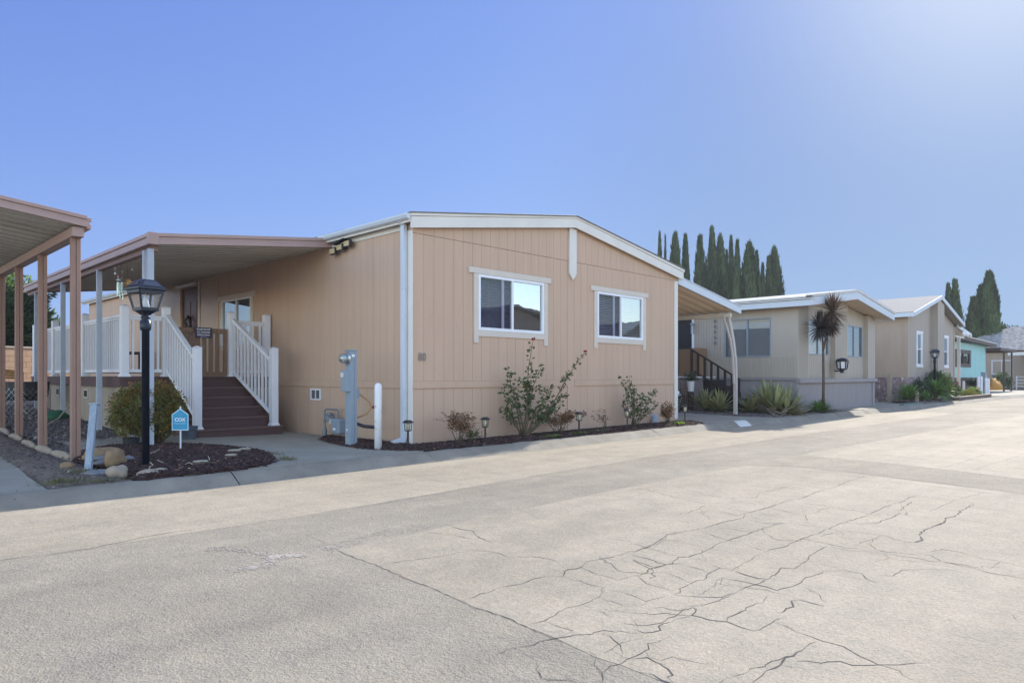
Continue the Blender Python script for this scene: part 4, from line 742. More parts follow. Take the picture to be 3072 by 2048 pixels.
for k in range(31):
    y = CY0 + .2 + k * .305; s.hexa([(CX - .1, y, 3.158), (CX - .1, y + .014, 3.158), (-9, y + .014, 3.158 + .11 * 4.7), (-9, y, 3.158 + .11 * 4.7), (CX - .1, y, 3.175), (CX - .1, y + .014, 3.175), (-9, y + .014, 3.175 + .11 * 4.7), (-9, y, 3.175 + .11 * 4.7)])
put(s, 'panel_seams', mat('seam_grey_dark', (.40, .375, .335)), cp)
moulding(FR((CX, CY0, 0), (-1, 0, 0), (0, -1, 0)), .0, 4.8, 3.15, 3.15 + .11 * 4.8, .15, cp)
moulding(FR((CX, CY0, 0), (0, 1, 0), (1, 0, 0)), -.03, CY1 - CY0, 3.13, 3.05, .15, cp)
s = MB(); s.box(-4.38, -4.24, CY0 + .02, CY1 - .2, 3.02, 3.145); put(s, 'beam', M['pink'], cp, bevel=.004)
for i, y in enumerate((1.9, 3.8, 5.53, 7.09, 9.2)):
    z0 = hh(-4.3, y) - .08; s = MB()
    s.box(-4.36, -4.305, y - .045, y + .045, z0, 3.02); s.box(-4.301, -4.25, y - .055, y + .035, z0, 3.02)
    put(s, 'post', M['pinkpost'], cp, bevel=.005)
# concrete edging strip between dirt and gravel
for i in range(9):
    y = 1.9 + i * 1.05; s = MB(); z = hh(-4.36, y)
    s.blob((-4.36 + .0 * i, y + .5, z + .0), (.06, .54, .085), i + 40, .08, 12); e = put(s, 'edging_stone', M['palerock'], smooth=True)
    tag(e, 'long pale concrete edging block in the row beside the pink brown posts', 'edging', 'edging blocks between dirt and gravel')
# ================================================================ things in the front yard
lp = thing('lamp_post', (-4.01, .01, 0), 'black lamp post with a solar lantern standing in dark red mulch', 'street lamp')
x, y = -4.01, .01
s = MB(); s.lathe((x, y, -.03), [(.043, 0), (.043, 1.72), (.054, 1.72), (.063, 1.74), (.063, 1.83), (.05, 1.84), (.045, 1.86), (.055, 1.875), (.05, 1.89), (.035, 1.90), (.05, 1.915)], 20); put(s, 'post', M['black'], lp, smooth=True)
LR = R(45 + 10)
s = MB(); s.lathe((x, y, 1.87), [(.045, 0), (.10, .035), (.125, .05), (.15, .055), (.15, .075), (.135, .08)], 4, rot=LR); put(s, 'lantern_base', M['black'], lp)
def sqp(r, z, k): a = LR + k * math.pi / 2; return Vector((x + r * math.cos(a), y + r * math.sin(a), z))
s = MB()
for k in range(4): s.bar(sqp(.135, 1.95, k), sqp(.198, 2.155, k), .020, .022)
for k in range(4): s.bar(sqp(.198, 2.15, k), sqp(.198, 2.15, k + 1), .02, .03); s.bar(sqp(.135, 1.952, k), sqp(.135, 1.952, k + 1), .018, .02)
put(s, 'lantern_frame', M['black'], lp)
for k in range(4): s = MB(); s.add([sqp(.133, 1.955, k), sqp(.133, 1.955, k + 1), sqp(.196, 2.15, k + 1), sqp(.196, 2.15, k)], [(0, 1, 2, 3)]); put(s, 'pane', M['lampglass'], lp)
s = MB(); s.lathe((x, y, 2.165), [(.215, 0), (.236, .012), (.236, .03), (.12, .128), (.11, .132)], 4, rot=LR); cap = put(s, 'lantern_cap', M['black'], lp)
for k in range(4):
    a, b, c, d = sqp(.222, 2.203, k), sqp(.222, 2.203, k + 1), sqp(.137, 2.282, k + 1), sqp(.137, 2.282, k); nn = (b - a).cross(d - a).normalized() * .006
    if nn.z < 0: nn = -nn
    ce = (a + b + c + d) / 4; q = [ce + (p - ce) * .74 + nn for p in (a, b, c, d)]; s = MB(); s.add(q, [(0, 1, 2, 3)]); put(s, 'solar_panel', M['solar'], cap)
s = MB(); s.lathe((x, y, 1.95), [(.03, 0), (.05, .02), (.012, .17), (.004, .19)], 12); put(s, 'diffuser', M['white'], lp, smooth=True)
# lawn sign
sg = thing('lawn_sign', (-3.03, 1.6, .03), 'small house shaped blue security sign on a white stake in the mulch', 'sign')
ang = R(-45); u = Vector((math.cos(ang), math.sin(ang), 0)); SG = .82; n_ = Vector((math.sin(ang), -math.cos(ang), 0)); c = Vector((-3.035, 1.6, 0))
def ps(a, z, o=0): return c + u * a * SG + n_ * o + Vector((0, 0, z))
def pent(w_, z0, zs, zt, o, d): s = MB(); s.prism([ps(-w_, z0, o), ps(w_, z0, o), ps(w_, zs, o), ps(0, zt, o), ps(-w_, zs, o)], n_ * d); return s
put(pent(.148, .34, .575, .665, 0, .008), 'rim', mat('pale_blue_rim', (.45, .62, .72), .4), sg)
put(pent(.132, .356, .567, .645, .008, .003), 'face', M['blue'], sg)
text('COX', 'lettering', M['letter'], sg, ps(0, .475, .0125), .070, (R(90), 0, ang), .001, 1, .0015)
text('Homelife', 'lettering', mat('soft_blue_letter', (.3, .55, .68)), sg, ps(0, .43, .0125), .046, (R(90), 0, ang), .001)
s = MB()
for i in range(6): a = i * math.pi / 3; s.bar(ps(.026 * math.cos(a), .575 + .026 * math.sin(a), .0125), ps(.026 * math.cos(a + 1.047), .575 + .026 * math.sin(a + 1.047), .0125), .005, .002)
for dx in (-.055, .055): s.bar(ps(dx - .012, .575, .0125), ps(dx + .012, .575, .0125), .008, .002)
s.bar(ps(-.06, .395, .0125), ps(.06, .395, .0125), .006, .002)
put(s, 'emblem', mat('soft_blue_emblem', (.25, .5, .66)), sg)
s = MB(); s.bar(ps(0, -.05, -.006), ps(0, .35, -.006), .018, .012); s.bar(ps(0, .64, -.002), ps(0, .69, -.002), .018, .012); put(s, 'stake', M['white'], sg)
# leaning board, rocks, cut log slices
s = MB(); s.bar((-4.52, .42, -.03), (-4.40, .62, .80), .085, .04, up=(.7, .7, 0)); s.bar((-4.403, .615, .78), (-4.398, .622, .80), .11, .06, up=(.7, .7, 0)); b = put(s, 'board', M['plank'], bevel=.006); tag(b, 'weathered blue grey board leaning by the first carport post', 'board')
def rock(c, r, seed, m, label, grp=None, jag=.2):
    s = MB(); s.blob(c, r, seed, jag, 14); o = put(s, 'rock', M[m], smooth=True); tag(o, label, 'rock', grp); return o
rock((-4.12, 1.35, .09), (.24, .11, .10), 1, 'rock', 'long tan rock behind the leaning board, rearmost of the pile')
rock((-4.22, .42, .10), (.115, .10, .15), 2, 'rock', 'upright rounded ochre rock in the middle of the pile')
rock((-4.42, -.36, .05), (.11, .09, .08), 3, 'palerock', 'whitish rock at the mulch corner in front of the ochre rock')
rock((-4.12, -.60, .03), (.17, .08, .06), 4, 'palerock', 'low flat tan rock by the kerb nearest the lamp post')
rock((-4.28, .72, .06), (.13, .08, .035), 5, 'greyrock', 'flat grey slab rock behind the ochre rock, lower of two')
rock((-4.22, .95, .09), (.16, .10, .03), 6, 'greyrock', 'flat grey slab rock behind the ochre rock, upper of two')
rock((-4.55, -.05, .03), (.14, .1, .04), 7, 'greyrock', 'dark grey rock between the leaning board and the whitish rock')
rock((-4.0, .8, .05), (.12, .09, .06), 8, 'greyrock', 'grey rock at the mulch side of the pile')
rock((-4.62, .9, .03), (.09, .07, .05), 9, 'rock', 'small reddish rock beside the foot of the first pink post')
rr = random.Random(2)
for i, (x, y, r, lb) in enumerate([(-2.66, .62, .1, 'round cut log slice, left of the pair in the mulch'), (-2.46, .72, .09, 'round cut log slice, right of the pair in the mulch'), (-2.93, .10, .085, 'cut log slice lying alone in front of the pair'), (-3.49, -.32, .10, 'flat pale log slice nearest the kerb')]):
    s = MB(); s.lathe((x, y, .04), [(r, 0), (r * 1.02, .03), (r * .96, .055)], 18); o = put(s, 'log_slice', M['bark']); tag(o, lb, 'log slice'); s = MB(); s.lathe((x, y, .0955), [(r * .86, 0), (r * .84, .006)], 18); put(s, 'cut_face', M['logend'], o)
for i in range(16):
    x, y = rr.uniform(-4.2, -2.3), rr.uniform(-.7, 1.6); s = MB(); s.blob((x, y, .06), (rr.uniform(.015, .035), rr.uniform(.012, .022), .01), i + 60, .25, 8); o = put(s, 'stone_chip', M[rr.choice(['palerock', 'greyrock', 'logend'])], smooth=True); tag(o, 'small pale stone chip lying loose on the dark mulch by the lamp post', 'stone', 'stone chips on the mulch')
for i in range(14):
    x, y, a = rr.uniform(-4.3, -3.3), rr.uniform(-.6, 1.4), rr.uniform(0, 3); l = rr.uniform(.08, .22); s = MB(); s.tube([(x, y, .08), (x + l * math.cos(a) * .5, y + l * math.sin(a) * .5, .085 + rr.uniform(0, .03)), (x + l * math.cos(a), y + l * math.sin(a), .085 + rr.uniform(0, .05))], [.006, .005, .003], 5)
    o = put(s, 'twig', M[rr.choice(['stem', 'logend'])]); tag(o, 'thin dry twig lying on the mulch by the rock pile', 'twig', 'twigs on the mulch')
# grass tufts on the dirt by the kerb
s = MB(); rr = random.Random(11)
for c_, rx, ry, n in (((-4.95, -.45), .22, .18, 500), ((-4.65, .25), .2, .2, 260), ((-2.35, -.3), .12, .22, 260), ((-2.2, .35), .08, .2, 160), ((-4.7, -.7), .3, .05, 150)):
    for i in range(n):
        x, y = c_[0] + rr.gauss(0, rx * .5), c_[1] + rr.gauss(0, ry * .5); a = rr.uniform(0, 6.28); t = rr.uniform(.6, 1.4)
        s.leafq((x, y, .0), (math.cos(a) * .7, math.sin(a) * .7, rr.uniform(.2, 1)), (-math.sin(a), math.cos(a), 0), rr.uniform(.04, .1), .005, (t, t, t * .9))
tag(put(s, 'grass', M['grass']), 'thin dry grass tufts along the dirt and mulch edges', 'grass', kind='stuff')
# ---------------------------------------------------------------- plants
def stems(mb, base, tips, r0=.012, rr=random, wob=.04, fork=True):
    for t in tips:
        b = Vector(base) + Vector((rr.gauss(0, .03), rr.gauss(0, .03), 0)); t = Vector(t); m1 = b.lerp(t, .35) + Vector((rr.gauss(0, wob), rr.gauss(0, wob), wob)); m2 = b.lerp(t, .7) + Vector((rr.gauss(0, wob), rr.gauss(0, wob), 0))
        mb.tube([b, m1, m2, t], [r0, r0 * .75, r0 * .5, r0 * .25], 6)
        yield [b, m1, m2, t]
def along(P, t):
    k = min(int(t * 3), 2); return P[k].lerp(P[k + 1], t * 3 - k)
def leafy(mb, P, t0, t1, n, ln, wd, rr, spread=.05, tr=(.7, 1.4)):
    for i in range(n):
        p = along(P, t0 + (t1 - t0) * (i + rr.random()) / n); a = rr.uniform(0, 6.28); d = Vector((math.cos(a), math.sin(a), rr.uniform(-.3, .6)))
        q = p + d * rr.uniform(.3, 1) * spread; b_ = rr.uniform(*tr); hue = rr.uniform(.8, 1.5)
        for j in range(3):
            dd = d + Vector((rr.gauss(0, .5), rr.gauss(0, .5), rr.gauss(0, .3)))
            mb.leafq(q, dd, (rr.gauss(0, 1), rr.gauss(0, 1), rr.gauss(0, .6)), ln * rr.uniform(.6, 1.2), wd * rr.uniform(.7, 1.2), (b_ * hue, b_, b_ * .9))
def bloom(c, r, parent, m='red', seed=0):
    rr = random.Random(seed); s = MB()
    for i in range(16):
        a = i * 2.4; k = .35 + .65 * (i / 16); d = Vector((math.cos(a) * k, math.sin(a) * k, 1.1 - .75 * k)); s.leafq(Vector(c), d, (-math.sin(a), math.cos(a), 0), r * 1.3, r * 1.2, (1, 1, 1), .35)
    return put(s, 'flower', M[m], parent)
def rosebush(base, tips, label, seed, n=14, ln=.055, leafm='leaf', flowers=(), grp=None, r0=.014, low=(), t0=.3, stemm='stem', name='rose_bush'):
    if name == 'rose_bush': n = int(n * 1.65); ln *= 1.15
    elif name == 'dry_shrub': n = int(n * 2); ln *= 1.3
    rr = random.Random(seed); root = thing(name, base, label, 'shrub' if name != 'rose_bush' else 'rose bush', grp); st = MB(); lf = MB()
    for P in stems(st, base, tips, r0, rr):
        leafy(lf, P, t0, 1, n, ln, ln * .75, rr)
        for q in range(3):
            a = along(P, rr.uniform(.4, .9)); b = a + Vector((rr.gauss(0, .1), rr.gauss(0, .06), rr.uniform(.0, .12))); st.tube([a, b], [.004, .002], 5); leafy(lf, [a, a.lerp(b, .3), a.lerp(b, .6), b], .3, 1, max(1, n // 5), ln, ln * .7, rr)
    for P in stems(st, base, low, r0 * .6, rr, .05): leafy(lf, P, .5, 1, n // 4, ln * .6, ln * .4, rr)
    put(st, 'stem', M[stemm], root, smooth=True)
    if lf.f: put(lf, 'foliage', M[leafm], root)
    for i, c in enumerate(flowers): bloom(c, .036, root, seed=i)
    return root
rb = (2.2, -.40, .03)
rosebush(rb, [(2.48, -.36, 1.80), (1.86, -.32, 1.28), (2.62, -.45, 1.33), (3.94, -.40, 1.60), (1.62, -.38, .90), (3.3, -.45, .80), (2.84, -.5, .55), (2.0, -.3, .95), (2.35, -.3, 1.0), (2.9, -.42, .95), (1.75, -.3, .6), (2.6, -.5, .7), (3.1, -.5, .62), (2.2, -.5, 1.1)],
         'tall rose bush with two red blooms on long canes in front of the left window', 21, n=17, flowers=[(2.48, -.36, 1.80), (3.96, -.40, 1.61)], r0=.017, low=[(2.7, -.5, .35), (1.7, -.5, .4), (3.0, -.45, .4), (2.4, -.6, .3)])
rosebush((5.62, -.39, .03), [(5.52, -.36, 1.15), (5.22, -.36, 1.12), (6.5, -.42, .86), (6.55, -.4, .55), (6.02, -.5, .42), (5.7, -.38, .8), (5.9, -.4, .7), (5.4, -.35, .6), (6.3, -.4, .8), (5.6, -.4, .95)], 'smaller rose bush in front of the right window, without blooms', 22, n=10, r0=.013, low=[(5.3, -.5, .35), (6.0, -.5, .3)])
for i, (x, y, hgt, wdt, nt, lab, lm) in enumerate([(.55, -.50, .52, .24, 16, 'half dry reddish shrub at the left end of the front bed', 'dryleaf'), (3.15, -.42, .42, .38, 22, 'bare brown twiggy shrub just right of the tall rose bush', 'dryleaf'), (4.55, -.40, .42, .17, 7, 'tiny bare twig plant between the two middle path lights', 'dryleaf'), (6.8, -.50, .48, .30, 18, 'straggly pale dry shrub near the right corner of the front wall', 'dryleaf')]):
    rr = random.Random(50 + i); tips = [(x + rr.gauss(0, wdt * .6), y + rr.gauss(0, .12), .05 + hgt * rr.uniform(.5, 1)) for _ in range(nt)]
    rosebush((x, y, .03), tips, lab, 60 + i, n=(12 if i != 2 else 2), ln=.024, leafm=lm, r0=.005, t0=.4 if i != 1 else .75, name='dry_shrub')
rosebush((.86, -.42, .03), [(.86 + random.gauss(0, .13), -.42 + random.gauss(0, .08), random.uniform(.12, .3)) for _ in range(12)], 'low dark green shrub right beside the half dry reddish shrub', 71, n=9, ln=.03, r0=.004, name='low_shrub')
for i, (x, y, l) in enumerate([(2.55, -.72, 'leftmost'), (3.45, -.66, 'middle'), (4.15, -.62, 'right hand')]):
    s = MB(); rr = random.Random(i)
    for k in range(160): a = rr.uniform(0, 6.28); q = rr.uniform(0, .16); s.leafq((x + 1.6 * q * math.cos(a), y + .5 * q * math.sin(a), .04), (math.cos(a), math.sin(a), rr.uniform(.3, 1)), (-math.sin(a), math.cos(a), 0), rr.uniform(.03, .07), .014, (rr.uniform(1, 2.2), rr.uniform(1.2, 2), .7))
    tag(put(s, 'weed', M['leaf']), l + ' of the low bright green weeds at the front edge of the bed', 'plant', 'weeds in the front bed')
s = MB(); rr = random.Random(9)
for k in range(120): a = rr.uniform(0, 6.28); s.leafq((7.0 + rr.gauss(0, .05), -.68 + rr.gauss(0, .04), .04), (math.cos(a), math.sin(a), rr.uniform(.4, 1.2)), (-math.sin(a), math.cos(a), 0), rr.uniform(.05, .1), .02, (2.6, 2.6, .7))
tag(put(s, 'weed', M['leaf']), 'yellow green weed at the foot of the pale dry shrub', 'plant')
s = MB(); s.lathe((6.94, -.09, .02), [(.07, 0), (.08, .05), (.06, .1), (.075, .14), (.05, .2), (.01, .23)], 12); tag(put(s, 'garden_ornament', mat('pale_blue_glaze', (.35, .42, .55), .3), smooth=True), 'small pale blue figurine on the mulch before the front wall', 'ornament')
# round bush by the stairs
bush = thing('round_bush', (-2.95, 3.0, 0), 'round olive and rust leaved bush left of the deck stairs', 'bush')
st = MB(); rr = random.Random(31); lf = MB(); bc = Vector((-3.02, 3.0, .58)); tips = []
for i in range(46):
    a = rr.uniform(0, 6.28); e = math.asin(rr.uniform(-.55, 1)); q = rr.uniform(.72, 1); tips.append(bc + Vector((math.cos(a) * math.cos(e) * .52 * q, math.sin(a) * math.cos(e) * .52 * q, math.sin(e) * .46 * q)))
Ps = list(stems(st, (-2.88, 3.02, 0), tips, .022, rr, .05)); put(st, 'branch', M['bark'], bush, smooth=True)
for k in range(1050):
    a = rr.uniform(0, 6.28); e = math.asin(rr.uniform(-.85, 1)); q = rr.uniform(.62, 1.03) * (1 + .1 * math.sin(3 * a + 2 * e)); c = bc + Vector((math.cos(a) * math.cos(e) * .54 * q, math.sin(a) * math.cos(e) * .54 * q, math.sin(e) * .46 * q)); out = (c - bc).normalized()
    top = (c.z - bc.z) / .46; rust = rr.random() < .22 + .3 * max(0, top); b_ = rr.uniform(.6, 1.5)
    for j in range(13):
        t = (b_ * 1.7, b_ * .9, b_ * .6) if rust and j > 3 else (b_ * rr.uniform(.8, 1.2), b_, b_ * .9)
        lf.leafq(c + Vector((rr.gauss(0, .025), rr.gauss(0, .025), rr.gauss(0, .025))), out + Vector((rr.gauss(0, .7), rr.gauss(0, .7), rr.gauss(0, .7))), (rr.gauss(0, 1), rr.gauss(0, 1), rr.gauss(0, 1)), rr.uniform(.03, .05), .022, t)
put(lf, 'foliage', M['bushleaf'], bush)
s = MB(); s.lathe((-2.27, 3.35, .012), [(.115, 0), (.135, .2), (.15, .21), (.15, .26), (.14, .26), (.13, .22)], 16); tag(put(s, 'plant_pot', mat('grey_plastic_pot', (.09, .11, .14), .5)), 'empty dark grey nursery pot at the foot of the stairs', 'plant pot')
s = MB(); s.lathe((-3.35, 2.75, .03), [(.10, 0), (.12, .14), (.125, .15), (.11, .15)], 14); tag(put(s, 'plant_pot', M['blackplastic']), 'squat black pot half hidden under the round bush', 'plant pot')
# wire cage with a black tub, far left
tb = thing('planter_tub', (-3.62, 8.9, .2), 'black tub in a chicken wire cage between the carport posts', 'planter'); z0 = hh(-3.6, 8.9)
s = MB(); s.lathe((-3.6, 8.9, z0 + .38), [(.34, 0), (.42, .1), (.45, .40), (.42, .40)], 18); put(s, 'tub', M['blackplastic'], tb)
s = MB()
for k in range(26):
    a = k * 2 * math.pi / 26
    for d in (1, -1):
        pts = [(-3.6 + .46 * math.cos(a + d * t * .25), 8.9 + .46 * math.sin(a + d * t * .25), z0 + t * .13) for t in range(6)]; s.tube(pts, .003, 4, cap=False)
put(s, 'wire_cage', M['steel'], tb)
hs = MB()
for k in range(4): hs.tube([(-3.95 + .42 * math.cos(a / 10), 9.5 + .42 * math.sin(a / 10), z0 + .80 + .05 * k + .12 * math.sin(a / 20)) for a in range(0, 63, 3)], .014, 6)
tag(put(hs, 'garden_hose', M['hose'], smooth=True), 'orange brown hose coiled in loops behind the black tub', 'hose')
s = MB(); s.blob((-3.25, 8.0, .28), (.28, .22, .13), 5, .2, 12); tag(put(s, 'tarp_bundle', mat('green_tarp', (.03, .12, .06), .5), smooth=True), 'crumpled green tarp bundle against the deck skirting', 'tarp')
s = MB(); s.tube([(-3.9, 6.2, .14), (-3.4, 7.0, .3), (-3.0, 7.6, .62)], .012, 6); tag(put(s, 'cane', M['logend']), 'thin pale cane leaning across the gravel towards the deck', 'cane')
s = MB(); s.blob((-3.5, 4.2, .05), (.14, .05, .03), 3, .3, 8); tag(put(s, 'rock', M['greyrock'], smooth=True), 'small flat grey stone on the gravel behind the second pink post', 'rock')
# ---------------------------------------------------------------- meter pedestal, gas meter, bollard
mp_ = thing('meter_pedestal', (-.76, .62, 0), 'blue grey electric meter pedestal numbered 80 by the left wall', 'utility pedestal')
s = MB(); s.box(-.83, -.70, .54, .69, -.03, 1.54); bd = put(s, 'cabinet', M['galv'], mp_, bevel=.004)
s = MB(); s.box(-.845, -.685, .525, .705, 1.541, 1.556); put(s, 'lid', M['galv'], mp_, bevel=.003)
s = MB(); s.box(-.905, -.832, .535, .70, .89, 1.23); put(s, 'breaker_box', M['galv'], mp_, bevel=.005)
s = MB(); s.box(-.835, -.831, .55, .68, .22, .225).box(-.834, -.831, .552, .68, 1.30, 1.305).box(-.7605, -.7495, .5375, .5395, 0, 1.5); put(s, 'seam', M['iron'], mp_)
s = MB(); s.lathe((-.83, .615, 1.415), [(.095, 0), (.095, .03), (.085, .035)], 24, ax=(-1, 0, 0)); me = put(s, 'meter', M['steel'], mp_, smooth=False)
s = MB(); s.lathe((-.865, .615, 1.415), [(.078, 0), (.078, .07), (.06, .1), (.02, .108)], 24, ax=(-1, 0, 0)); put(s, 'meter_dome', glass('meter_glass', .2, (.8, .84, .84)), me, smooth=True)
s = MB(); s.lathe((-.862, .615, 1.415), [(.06, 0), (.06, .05)], 18, ax=(-1, 0, 0)); put(s, 'dial', mat('dial_grey', (.42, .45, .45)), me)
text('80', 'number', M['letter'], mp_, (-.9075, .655, 1.12), .10, (R(90), 0, R(-90)), .0015, .8, .002)
text('80', 'number', M['letter'], mp_, (-.8335, .63, .26), .05, (R(90), 0, R(-90)), .001, .8, .001)
s = MB(); s.box(-.80, -.75, .536, .54, 1.44, 1.48); put(s, 'sticker', M['letter'], mp_)
s = MB(); s.box(-.68, -.62, .6, .7, .77, .93); put(s, 'side_box', M['galv'], mp_)
cb = MB(); cb.tube([(-.70, .62, .38), (-.60, .5, .33), (-.45, .42, .31), (-.40, .41, .32), (-.36, .42, .33)], .028, 8); tag(put(cb, 'power_conduit', M['blackplastic'], smooth=True), 'thick dark conduit sagging from the pedestal to the wall', 'conduit')
cb = MB(); cb.tube([(-.65, .7, .9), (-.52, .66, .80), (-.44, .60, .72), (-.42, .56, .62), (-.50, .57, .52), (-.66, .62, .46)], .011, 7); tag(put(cb, 'garden_hose', M['hose'], smooth=True), 'loop of thin tan hose behind the meter pedestal', 'hose')
s = MB(); s.tube([(-.01, .95, .62), (-.1, .92, .62), (-.16, .90, .60)], .02, 8); s.lathe((-.12, .91, .625), [(.035, 0), (.035, .012)], 10); tag(put(s, 'garden_tap', mat('red_tap', (.25, .03, .03), .5)), 'red handled tap on the wall behind the pedestal', 'tap')
bo = MB(); bo.lathe((-.77, -.14, -.02), [(.056, 0), (.056, .99), (.050, 1.02), (.035, 1.042), (.012, 1.052)], 20); tag(put(bo, 'bollard', M['bollard'], smooth=True), 'white bollard with rusty chips beside the meter pedestal', 'bollard')
gm = thing('gas_meter', (-.2, 2.05, 0), 'grey gas meter with pipes and regulator against the left wall', 'gas meter')
s = MB(); s.tube([(-.22, 2.36, 0), (-.22, 2.36, .50), (-.22, 2.30, .53), (-.22, 1.95, .53), (-.22, 1.90, .50), (-.22, 1.90, .38)], .017, 8); s.lathe((-.22, 2.36, .02), [(.04, 0), (.045, .12), (.03, .16), (.02, .2)], 12); s.lathe((-.22, 2.36, .28), [(.028, 0), (.03, .06)], 10); put(s, 'pipe', M['iron'], gm, smooth=False)
s = MB(); s.box(-.30, -.14, 1.76, 2.02, .10, .38); put(s, 'meter_body', M['galv'], gm, bevel=.03); s = MB(); s.box(-.305, -.30, 1.86, 1.94, .17, .21); put(s, 'tag_plate', M['letter'], gm)
s = MB(); s.lathe((-.22, 2.17, .37), [(.02, 0), (.09, .02), (.095, .03), (.095, .045), (.09, .055), (.04, .1), (.03, .13)], 18, ax=(-.5, -.6, .6)); put(s, 'regulator', M['iron'], gm, smooth=False)
s = MB(); s.box(-.28, -.2, 2.04, 2.13, .28, .36); put(s, 'index_box', mat('pale_grey', (.5, .5, .46)), gm)
# ---------------------------------------------------------------- solar path lights
def pathlight():
    t = thing('path_light', (0, 0, 0), 'x', 'garden light', 'solar path lights along the front bed')
    s = MB(); s.box(-.011, .011, -.011, .011, -.1, .26); put(s, 'stake', M['blackplastic'], t)
    s = MB(); s.lathe((0, 0, .25), [(.03, 0), (.055, .005), (.055, .018), (.045, .02)], 4, rot=R(45)); put(s, 'base', M['blackplastic'], t)
    s = MB()
    for k in range(4):
        a = R(45) + k * math.pi / 2; s.bar((.05 * math.cos(a), .05 * math.sin(a), .265), (.058 * math.cos(a), .058 * math.sin(a), .385), .008, .008)
        b = R(90) + k * math.pi / 2; s.bar((.036 * math.cos(b), .036 * math.sin(b), .265), (.042 * math.cos(b), .042 * math.sin(b), .385), .005, .005)
    put(s, 'cage', M['blackplastic'], t)
    s = MB(); s.lathe((0, 0, .265), [(.034, 0), (.04, .115)], 12); put(s, 'lens', mat('amber_lens_pale', (.62, .58, .42), .3), t, smooth=True)
    s = MB(); s.lathe((0, 0, .38), [(.086, 0), (.09, .008), (.055, .036), (.045, .04)], 4, rot=R(45)); cp_ = put(s, 'cap', M['blackplastic'], t)
    s = MB(); s.box(-.03, .03, -.03, .03, .4205, .4235); put(s, 'solar_panel', M['solar'], cp_)
    return t
pl0 = pathlight()
for i, (x, y, lb) in enumerate([(-.34, -.32, 'black solar path light by the foot of the downspout'), (1.04, -.60, 'black solar path light between the reddish shrub and the tall rose'), (3.42, -.68, 'black solar path light just right of the bare twiggy shrub'), (5.04, -.65, 'black solar path light at the foot of the smaller rose bush'), (7.55, -.52, 'black solar path light at the right end of the bed by the driveway')]):
    if i == 0: pl0.location = (x, y, .03); pl0.rotation_euler = (0, 0, .1); pl0['label'] = lb
    else: copytree(pl0, (x, y, .03), rz=[0, .4, -.2, .3, .8][i], label=lb)
# ================================================================ awning, car and neighbours to the right
aw = thing('driveway_awning', (9.8, 3, 0), 'white edged metal awning over the driveway on one curved cream post', 'awning')
s = MB(); AY0, AY1, AXL, AXR = .02, 11.0, 8.08, 11.38; n = int((AY1 - AY0) / .055); prof = (0, .012, .05, .062, .05, .012)
for i in range(n):
    ya, yb = AY0 + i * .055, AY0 + (i + 1) * .055; a, b = prof[i % 6], prof[(i + 1) % 6]
    s.add([(AXL, ya, 3.42 + a), (AXL, yb, 3.42 + b), (AXR, yb, 2.90 + b), (AXR, ya, 2.90 + a)], [(0, 1, 2, 3)])
    s.add([(AXL, ya, 3.50), (AXL, yb, 3.50), (AXR, yb, 2.98), (AXR, ya, 2.98)], [(0, 3, 2, 1)])
put(s, 'roof_panel', mat('warm_tan_pan', (.74, .57, .39), .5, var=.05), aw)
s = MB(); s.bf(FR((8.09, AY0, 0), (1, 0, 0), (0, -1, 0)), 0, 3.32, 3.38, 3.565, 0, .05, 3.045, 2.86); s.bf(FR((8.09, AY0, 0), (1, 0, 0), (0, -1, 0)), 0, 3.33, 3.567, 3.59, -.03, .065, 3.07, 3.047); put(s, 'fascia', M['gutter'], aw, bevel=.004)
s = MB(); s.box(AXR - .01, AXR + .03, AY0, AY1, 2.86, 3.07); put(s, 'gutter', M['gutter'], aw)
s = MB(); s.box(11.0, 11.1, .1, 10.8, 2.76, 2.87); put(s, 'beam', mat('cream_beam', (.62, .58, .52), .5), aw)
CM = mat('cream_tube', (.52, .475, .44), .45, var=.05, vs=4)
for yy in (.3, 5.4, 10.4):
    s = MB(); P = [(11.72, yy, -.02), (11.72, yy, .8), (11.71, yy, 1.3), (11.67, yy, 1.7), (11.58, yy, 2.1), (11.45, yy, 2.45), (11.28, yy, 2.8)]
    for a, b in zip(P[:-1], P[1:]): s.bar(a, b, .07, .10)
    P = [(11.63, yy, .9), (11.60, yy, 1.3), (11.55, yy, 1.7), (11.42, yy, 2.1), (11.22, yy, 2.45), (10.98, yy, 2.8)]
    for a, b in zip(P[:-1], P[1:]): s.bar(a, b, .05, .05)
    s.bar((11.6, yy, .95), (11.72, yy, .95), .04, .04); s.bar((11.38, yy, 2.15), (11.56, yy, 2.2), .03, .03)
    put(s, 'curved_post', CM, aw, bevel=.004)
